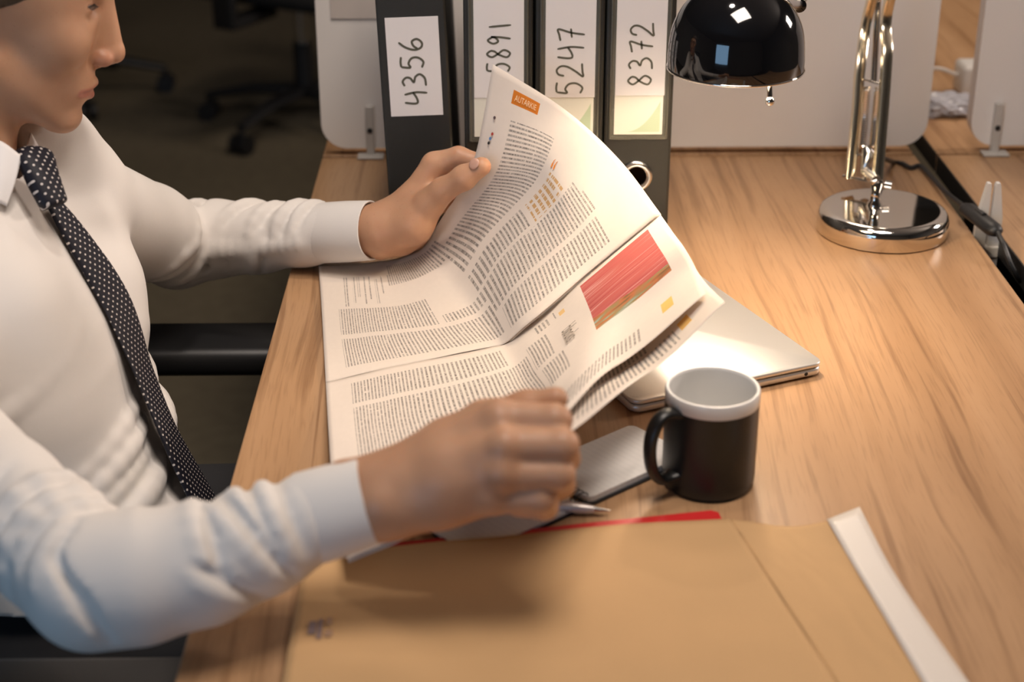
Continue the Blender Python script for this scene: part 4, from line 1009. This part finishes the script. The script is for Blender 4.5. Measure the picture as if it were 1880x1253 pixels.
# tie path
TIE = [(97, 372, 1.482), (126, 414, 1.480), (160, 466, 1.476), (192, 516, 1.472), (220, 567, 1.466), (246, 632, 1.456), (271, 700, 1.448), (312, 800, 1.435), (352, 880, 1.425), (392, 960, 1.418)]
tp = np.array([PY(*q) for q in TIE])
def tfront(z):                                       # shirt front line behind the tie
    o = np.argsort(tp[:, 2]); zz = np.concatenate([[0.40], tp[o, 2], [0.985]]); xx = np.concatenate([[tp[o[0], 0]-0.02], tp[o, 0]-np.interp(tp[o, 2], [0.70, 0.78], [0.019, 0.010]), [-0.478]])
    return np.interp(z, zz, xx)
SHIRT = M('white_shirt_cotton', (0.74, 0.70, 0.66, 1), 0.85, spec=0.2, bump=0.12, bscale=900, sheen=0.15)
ZK = np.array([0.42, 0.55, 0.64, 0.70, 0.78, 0.86, 0.91, 0.94, 0.97, 0.99])
AK = np.array([0.12, 0.125, 0.130, 0.130, 0.125, 0.115, 0.100, 0.085, 0.065, 0.04])
BK = np.array([0.17, 0.165, 0.165, 0.170, 0.180, 0.190, 0.180, 0.150, 0.105, 0.05])
def tcy(z): return np.interp(z, [0.45, 0.65, 0.95], [1.41, 1.43, 1.485])
def tpoint(z, ang, extra=0.0):                       # ang from +X towards the camera side
    a = np.interp(z, ZK, AK); b = np.interp(z, ZK, BK); cx = tfront(z)-a
    return np.array([cx+(a+extra)*cos(ang), tcy(z)-(b+extra)*sin(ang), z])
def shirt_mesh():
    G = Field((-0.74, 0.92, 0.54), (-0.07, 1.95, 1.01), 0.0034)
    def torso(X, Y, Z):
        a = np.interp(Z, ZK, AK); b = np.interp(Z, ZK, BK); cx = tfront(Z)-a; cy = tcy(Z)
        r = ((np.abs(X-cx)/a)**2.3+(np.abs(Y-cy)/b)**2.3)**(1/2.3)
        d = (r-1)*np.minimum(a, b)*0.9
        return np.maximum(np.maximum(d, Z-0.985), 0.60-Z)
    G.put(torso, (-0.72, 1.2, 0.55), (-0.2, 1.72, 0.99), 0.004)
    # shoulders and sleeves
    G.chain([(-0.535, 1.49, 0.930), (-0.505, 1.57, 0.905), LSH], [0.058, 0.056, 0.055], 0.025)
    G.chain([(-0.535, 1.46, 0.930), (-0.520, 1.36, 0.905), RSH], [0.060, 0.060, 0.060], 0.03)
    G.chain([P(134, 428, 1.685), P(176, 528, 1.685), P(205, 600, 1.685)], [0.050, 0.043, 0.034], 0.030)
    G.chain([P(60, 262, 1.65), P(84, 280, 1.665), P(132, 330, 1.70)], [0.049, 0.049, 0.051], 0.020)
    G.chain([(-0.455, 1.375, 0.85), (-0.44, 1.36, 0.76)], [0.06, 0.06], 0.035)
    LA = [LSH, P(272, 428, 1.85), LEL, P(395, 438, 1.925), P(480, 436, 1.905), P(560, 430, 1.88), P(606, 426, 1.865)]
    LRr = [0.057, 0.0535, 0.0490, 0.0440, 0.0400, 0.0365, 0.0340]
    RA = [RSH, P(0, 922, 1.275), REL, P(255, 1060, 1.195), P(370, 1034, 1.2), P(480, 990, 1.205), P(560, 955, 1.208)]
    RRr = [0.060, 0.050, 0.0470, 0.0475, 0.0440, 0.0390, 0.0345]
    G.chain(LA, LRr, 0.010); G.chain(RA, RRr, 0.012)
    def frame(A, t):
        A = np.array(A); L = np.concatenate([[0], np.cumsum(np.linalg.norm(np.diff(A, axis=0), axis=1))]); x = t*L[-1]
        c = np.array([np.interp(x, L, A[:, k]) for k in range(3)]); i = min(np.searchsorted(L, x, side='right')-1, len(A)-2)
        ax = (A[i+1]-A[i])/np.linalg.norm(A[i+1]-A[i]); tw = CAMP-c; tw -= ax*(tw@ax); tw /= np.linalg.norm(tw); up = np.cross(tw, ax); up = up if up[2] > 0 else -up
        return c, ax, tw, up, x/L[-1]*1.0, L
    def fold(A, Rr, t0, p0, t1, p1, r, bow=0.0, dep=0.42, mode='add', k=0.0055, groove=True):
        if groove and r > 0.0045: fold(A, Rr, t0+0.024, p0, t1+0.024, p1, r*0.75, bow, -0.55, 'cut', 0.006, False)
        pts, rad = [], []
        for s in np.linspace(0, 1, 9):
            t = t0+(t1-t0)*s+bow*sin(pi*s); ph = radians(p0+(p1-p0)*s); c, ax, tw, up, _, L = frame(A, t)
            R_ = np.interp(t*L[-1], L, Rr); pts.append(c+(R_-r*dep)*(cos(ph)*up+sin(ph)*tw)); rad.append(r*(0.35+0.65*sin(pi*min(max(s, 0.06), 0.94))))
        G.chain(pts, rad, k, mode)
    # left sleeve folds (ph: 0 top, 90 facing us, 180 under)
    for q in [(0.44, -30, 0.43, 150, 0.0085), (0.50, -40, 0.475, 130, 0.0075), (0.56, -20, 0.52, 165, 0.0065), (0.36, 10, 0.30, 150, 0.008), (0.63, -30, 0.58, 70, 0.0055),
              (0.80, -40, 0.70, 70, 0.0068), (0.86, -30, 0.79, 120, 0.0060), (0.94, -50, 0.87, 100, 0.0070), (0.975, -30, 0.93, 80, 0.005), (0.84, 80, 0.76, 170, 0.0055), (0.40, 60, 0.46, 170, 0.007)]: fold(LA, LRr, *(q[:4]+(q[4]*1.2,)))
    fold(LA, LRr, 0.47, 118, 0.97, 110, 0.0028, 0.0, 0.4)                                     # underarm seam
    for k in range(16): fold(LA, LRr, 0.56+k*0.026, 96, 0.555+k*0.026, 122, 0.0032, 0.0, 0.5)  # puckers along it
    # right sleeve folds
    for q in [(0.47, -60, 0.50, 160, 0.0085), (0.525, -50, 0.55, 165, 0.0080), (0.575, -40, 0.575, 120, 0.0060), (0.40, 60, 0.45, 150, 0.0065), (0.60, 60, 0.66, 150, 0.006),
              (0.845, -40, 0.83, 130, 0.0075), (0.90, -50, 0.93, 110, 0.0065), (0.955, -40, 0.965, 130, 0.0060), (0.86, 10, 0.93, 150, 0.0050), (0.80, 90, 0.88, 165, 0.0055), (0.74, -40, 0.735, 60, 0.0035)]: fold(RA, RRr, *q)
    # torso folds
    def tf(pts, r, k=0.008, mode='add', ex=-0.35):
        n = spline([np.array(p+(0,)) for p in pts], 5); out = [tpoint(q[0], radians(q[1]), r*ex) for q in n]
        m = len(out); G.chain(out, [r*(0.35+0.65*sin(pi*min(max(i/(m-1), .08), .92))) for i in range(m)], k, mode)
    tf([(0.712, -78), (0.716, -45), (0.712, -14)], 0.0165, 0.010, 'add', -0.1); tf([(0.710, 2), (0.704, 30), (0.672, 75)], 0.0110, 0.008, 'add', -0.25)
    tf([(0.672, -80), (0.676, -45), (0.672, -12)], 0.0185, 0.010, 'add', 0.0); tf([(0.668, 2), (0.662, 25), (0.640, 70)], 0.0125, 0.008, 'add', -0.2)
    tf([(0.735, -10), (0.720, 35), (0.690, 80)], 0.008)
    tf([(0.690, 8), (0.680, 40), (0.655, 80)], 0.007); tf([(0.632, -30), (0.628, 20), (0.615, 70)], 0.013, 0.012)
    tf([(0.650, 15), (0.645, 45), (0.628, 80)], 0.0065)
    tf([(0.93, -20), (0.88, -32), (0.80, -40)], 0.007, 0.014); tf([(0.92, 30), (0.86, 42), (0.80, 52)], 0.006, 0.014)
    tf([(0.83, 25), (0.80, 55), (0.775, 85)], 0.006, 0.014); tf([(0.87, -45), (0.86, -65), (0.85, -85)], 0.006, 0.012)
    # gentle unevenness of the cloth
    n = G.v.shape; ax = [G.lo[i]+G.h*np.arange(n[i]) for i in range(3)]
    X, Y, Z = (ax[0][:, None, None], ax[1][None, :, None], ax[2][None, None, :])
    G.v += (0.0012*(np.sin(21*X+12*Z+2)*np.sin(17*Y-9*X)+0.5*np.sin(31*Y+22*Z)*np.sin(27*X-17*Z+1))).astype(np.float32)
    # hollow the neck opening and the sleeve ends
    G.chain([NECKB+np.array([0.004, 0, -0.006]), NECKB+np.array([0.03, 0.002, 0.09])], [0.058, 0.062], 0.004, 'cut')
    v, f = G.surface(); return relax(v, f, 1, 0.3), f
sv, sf = shirt_mesh(); shirt = np_mesh('shirt', sv, sf, SHIRT, man)
# cuffs
def cuff(a, b, r0, r1, flat, name='cuff', n=40):
    a = np.array(a); b = np.array(b); ax = (b-a)/np.linalg.norm(b-a); tw = CAMP-a; tw -= ax*(tw@ax); tw /= np.linalg.norm(tw); up = np.cross(tw, ax)
    prof = [(0.0, r0-0.004), (0.0, r0-0.0005), (0.04, r0), (0.5, (r0+r1)/2+0.0006), (0.95, r1), (0.99, r1-0.0002), (1.0, r1-0.0012), (0.985, r1-0.0024), (0.6, (r0+r1)/2-0.0022), (0.0, r0-0.004)]
    v = []
    for t, r in prof:
        for k in range(n):
            q = 2*pi*k/n; wv = 1+0.02*sin(3*q+1)*t
            v.append(a+(b-a)*t+r*wv*(cos(q)*up+flat*sin(q)*tw))
    f = [(i*n+k, i*n+(k+1) % n, (i+1)*n+(k+1) % n, (i+1)*n+k) for i in range(len(prof)-1) for k in range(n)]
    o = mesh(name, v, f, SHIRT, shirt, True, None, 50); return o
lc = cuff(P(592, 428, 1.868), P(684, 424, 1.838), 0.0345, 0.0335, 0.95)
rc = cuff(P(558, 955, 1.208), P(679, 922, 1.206), 0.0350, 0.0325, 0.92)
# collar
COL = M('white_collar_cotton', (0.76, 0.74, 0.73, 1), 0.8, spec=0.2, bump=0.1, bscale=900)
def leaf(name, pts):
    sh = Sheet([0, 0.5, 1], np.linspace(0, 1, len(pts[0])), pts); o, g, n = sheet_mesh(name, sh, 14, 30, COL, shirt, thick=0.0016); return o
leaf('collar', [[D(-120, 225, 1.60), D(-60, 236, 1.525), D(-5, 258, 1.508), D(39, 288, 1.518)],
                [D(-125, 265, 1.585), D(-60, 290, 1.502), D(-8, 318, 1.494), D(27, 334, 1.506)],
                [D(-130, 305, 1.580), D(-62, 340, 1.490), D(-12, 366, 1.486), D(11, 379, 1.496)]])
leaf('collar', [[D(30, 205, 1.66), D(62, 226, 1.64), D(57, 246, 1.60), D(47, 276, 1.560)],
                [D(45, 215, 1.67), D(72, 240, 1.645), D(68, 262, 1.605), D(58, 288, 1.566)],
                [D(60, 228, 1.68), D(84, 256, 1.650), D(80, 280, 1.610), D(69, 302, 1.570)]])
st_ = [[D(-60, 240, 1.545), D(-5, 262, 1.532), D(39, 291, 1.536)], [D(-60, 275, 1.542), D(-5, 300, 1.530), D(36, 318, 1.534)]]

# tie
def tie_material():
    m, nt, b = new_mat('dotted_navy_silk'); g = NG(nt)
    uv = nt.nodes.new('ShaderNodeUVMap'); sp = nt.nodes.new('ShaderNodeSeparateXYZ'); nt.links.new(uv.outputs[0], sp.inputs[0])
    x, y = sp.outputs[0], sp.outputs[1]; c = 1/0.0062
    a = g.math('MULTIPLY', g.math('ADD', x, y), c*0.7071); bq = g.math('MULTIPLY', g.math('SUBTRACT', x, y), c*0.7071)
    fa = g.math('SUBTRACT', g.math('FRACT', a), 0.5); fb = g.math('SUBTRACT', g.math('FRACT', bq), 0.5)
    d = g.math('SQRT', g.math('ADD', g.math('MULTIPLY', fa, fa), g.math('MULTIPLY', fb, fb)))
    dot = g.math('LESS_THAN', d, 0.17)
    nt.links.new(g.mix(dot, (0.008, 0.0075, 0.014, 1), (0.62, 0.56, 0.52, 1)), b.inputs['Base Color'])
    b.inputs['Roughness'].default_value = 0.55; b.inputs['Specular IOR Level'].default_value = 0.3
    w_ = nt.nodes.new('ShaderNodeTexWave'); w_.inputs['Scale'].default_value = 700; nt.links.new(uv.outputs[0], w_.inputs[0])
    bp = nt.nodes.new('ShaderNodeBump'); bp.inputs['Strength'].default_value = 0.15; bp.inputs['Distance'].default_value = 0.0003
    nt.links.new(w_.outputs[1], bp.inputs['Height']); nt.links.new(bp.outputs['Normal'], b.inputs['Normal'])
    return m
TIEM = tie_material()
def loft(name, cs, hw, th, side, parent, n=24, cap=True, pw=0.6):
    cs = [np.array(c) for c in cs]; v, uv = [], []; L = 0
    for i, c in enumerate(cs):
        t = cs[min(i+1, len(cs)-1)]-cs[max(i-1, 0)]; t /= np.linalg.norm(t); sd = np.array(side[i] if isinstance(side, list) else side, float); sd -= t*(sd@t); sd /= np.linalg.norm(sd); nn = np.cross(sd, t)
        if i: L += np.linalg.norm(c-cs[i-1])
        for k in range(n):
            a = 2*pi*k/n; ca, sa = cos(a), sin(a); x = np.sign(ca)*abs(ca)**pw*hw[i]
            v.append(c+sd*x+nn*sa*th[i]); uv.append((x, L))
    m = len(cs); f = [(i*n+k, i*n+(k+1) % n, (i+1)*n+(k+1) % n, (i+1)*n+k) for i in range(m-1) for k in range(n)]
    if cap: f += [tuple(range(n-1, -1, -1)), tuple(range((m-1)*n, m*n))]
    return mesh(name, v, f, TIEM, parent, True, uv)
tie = empty('tmp_tie'); bpy.data.objects.remove(tie)
bp_ = spline([tuple(q) for q in tp], 5); nb_ = len(bp_)
sidev = [np.array([0.10+0.22*sin(6*i/nb_), 1.0, 0.0]) for i in range(nb_)]
hwb = np.interp(np.linspace(0, 1, nb_), [0, 0.08, 0.3, 0.6, 0.9, 1], [0.0125, 0.0155, 0.0220, 0.0290, 0.0370, 0.0380])
tie = loft('necktie', bp_, list(hwb), [0.0035+0.0012*sin(9*i/nb_) for i in range(nb_)], sidev, man)
kn = spline([P(57, 277, 1.540), P(66, 296, 1.532), P(80, 332, 1.526), P(97, 371, 1.524), P(101, 379, 1.524)], 4); nk = len(kn)
loft('tie_knot', kn, list(np.interp(np.linspace(0, 1, nk), [0, 0.08, 0.25, 0.75, 0.93, 1], [0.012, 0.0185, 0.0205, 0.0165, 0.0135, 0.010])), list(np.interp(np.linspace(0, 1, nk), [0, 0.1, 0.5, 0.92, 1], [0.006, 0.010, 0.0115, 0.0088, 0.004])), (0.25, 1.0, 0.12), tie, pw=0.8)
# trousers
G = Field((-0.66, 1.14, 0.36), (0.14, 1.74, 0.70), 0.007)
G.chain([(-0.46, 1.42, 0.50), (-0.45, 1.42, 0.625)], [0.13, 0.118], 0.03)
for s in (-1, 1): G.chain([(-0.46, 1.42+s*0.09, 0.52), (0.02, 1.42+s*0.12, 0.535)], [0.085, 0.065], 0.03)
for s in (-1, 1): pass
v, f = G.surface(); tro = np_mesh('trousers', relax(v, f, 2), f, M('dark_trousers', (0.012, 0.012, 0.014, 1), 0.9, bump=0.2, bscale=600), man)
G = Field((-0.10, 1.2, 0.02), (0.20, 1.64, 0.62), 0.007)
for s in (-1, 1): G.chain([(0.02, 1.42+s*0.12, 0.535), (0.06, 1.42+s*0.13, 0.09)], [0.066, 0.045], 0.02)
v, f = G.surface(); np_mesh('trouser_legs', relax(v, f, 2), f, MATS['dark_trousers'], tro)
for s in (-1, 1):
    G = Field((0.0, 1.42+s*0.13-0.07, 0.0), (0.32, 1.42+s*0.13+0.07, 0.13), 0.004)
    G.chain([(0.05, 1.42+s*0.13, 0.045), (0.14, 1.42+s*0.135, 0.045), (0.25, 1.42+s*0.14, 0.032)], [0.043, 0.042, 0.028], 0.02)
    G.cone((0.055, 1.42+s*0.13, 0.05), (0.06, 1.42+s*0.13, 0.10), 0.042, 0.043, 0.02)
    v, f = G.surface(); v[:, 2] = np.maximum(v[:, 2], 0.004); np_mesh('shoe', v, f, M('black_shoe', (0.01, 0.01, 0.01, 1), 0.3), man)

# ------------------------------------------------------------------ office chairs
def office_chair(label):
    e = empty('office_chair', (0, 0, 0), label, 'chair', 'black swivel office chairs')
    b = B().box(-0.24, 0.24, -0.24, 0.24, 0.40, 0.455, bev=0.025).obj('seat', BLACKF, e, True, 60)
    bk = B()
    n = 10; v = []; f = []
    for i in range(n+1):
        z = 0.52+0.50*i/n; hw = 0.21+0.03*sin(pi*i/n)-0.04*(i/n)**4; x = -0.25-0.05*sin(pi*min(1, i/n*1.2))-0.06*i/n+0.03
        for (dx, dy) in ((0.03, -1), (0.0, -0.5), (-0.008, 0), (0.0, 0.5), (0.03, 1)): v.append((x+dx, dy*hw, z))
    for i in range(n):
        for j in range(4): f.append((i*5+j, i*5+j+1, (i+1)*5+j+1, (i+1)*5+j))
    o = bk.add(v, f).obj('backrest', BLACKF, e, True, 60)
    md = o.modifiers.new('thick', 'SOLIDIFY'); md.thickness = 0.035; md.offset = 0; sb = o.modifiers.new('sub', 'SUBSURF'); sb.levels = 2; sb.render_levels = 2
    B().tube(spline([(-0.10, 0, 0.385), (-0.30, 0, 0.40), (-0.335, 0, 0.52), (-0.33, 0, 0.70)], 6), 0.022, 10).obj('back_post', BLACKP, e, True)
    for s in (-1, 1):
        B().box(-0.13, 0.19, s*0.335-0.045, s*0.335+0.045, 0.620, 0.655, bev=0.012).obj('armrest_pad', BLACKP, e, True, 60)
        po = B().box(-0.035, 0.035, s*0.335-0.014, s*0.335+0.014, 0.36, 0.615, bev=0.008).obj('armrest_post', BLACKP, e, True, 60)
        B().box(-0.035, 0.035, min(s*0.15, s*0.335), max(s*0.15, s*0.335), 0.36, 0.385, bev=0.006).obj('armrest_bracket', BLACKP, po, True, 60)
    B().tube([(0, 0, 0.09), (0, 0, 0.25)], 0.028, 16).obj('gas_lift', BLACKP, e, True)
    B().tube([(0, 0, 0.25), (0, 0, 0.40)], 0.018, 16).obj('gas_lift', STEEL, e, True)
    B().box(-0.10, 0.10, -0.08, 0.08, 0.37, 0.402, bev=0.01).obj('mechanism', BLACKP, e, True, 60)
    for k in range(5):
        a = 2*pi*k/5+0.3; c, s_ = cos(a), sin(a)
        lg = B().tube([(0.02*c, 0.02*s_, 0.11), (0.16*c, 0.16*s_, 0.105), (0.30*c, 0.30*s_, 0.075)], [0.03, 0.024, 0.016], 10, True, 0.7).obj('base_leg', BLACKP, e, True)
        for q in (-1, 1):
            wc = np.array([0.30*c-s_*0.018*q, 0.30*s_+c*0.018*q, 0.028])
            B().tube([wc-np.array([-s_, c, 0])*0.009, wc+np.array([-s_, c, 0])*0.009], 0.0275, 20).obj('caster_wheel', BLACKP, lg, True, 50)
        B().tube([(0.30*c, 0.30*s_, 0.03), (0.30*c, 0.30*s_, 0.075)], 0.008, 8).obj('caster_stem', BLACKP, lg, True)
    return e
ch = office_chair('black swivel office chair the man is sitting on'); ch.location = (-0.435, 1.42, 0.0); ch.rotation_euler = (0, 0, 0)
c2 = copy_tree(ch); c2['label'] = 'empty black swivel chair in the dark behind the man, next to the divider'; q = PZ(560, 170, 0.1); c2.location = (q[0], q[1], 0); c2.rotation_euler = (0, 0, radians(150))
c3 = copy_tree(ch); c3['label'] = 'empty black swivel chair in the dark beyond the man\'s face'; q = PZ(120, 115, 0.1); c3.location = (q[0], q[1], 0); c3.rotation_euler = (0, 0, radians(-12))
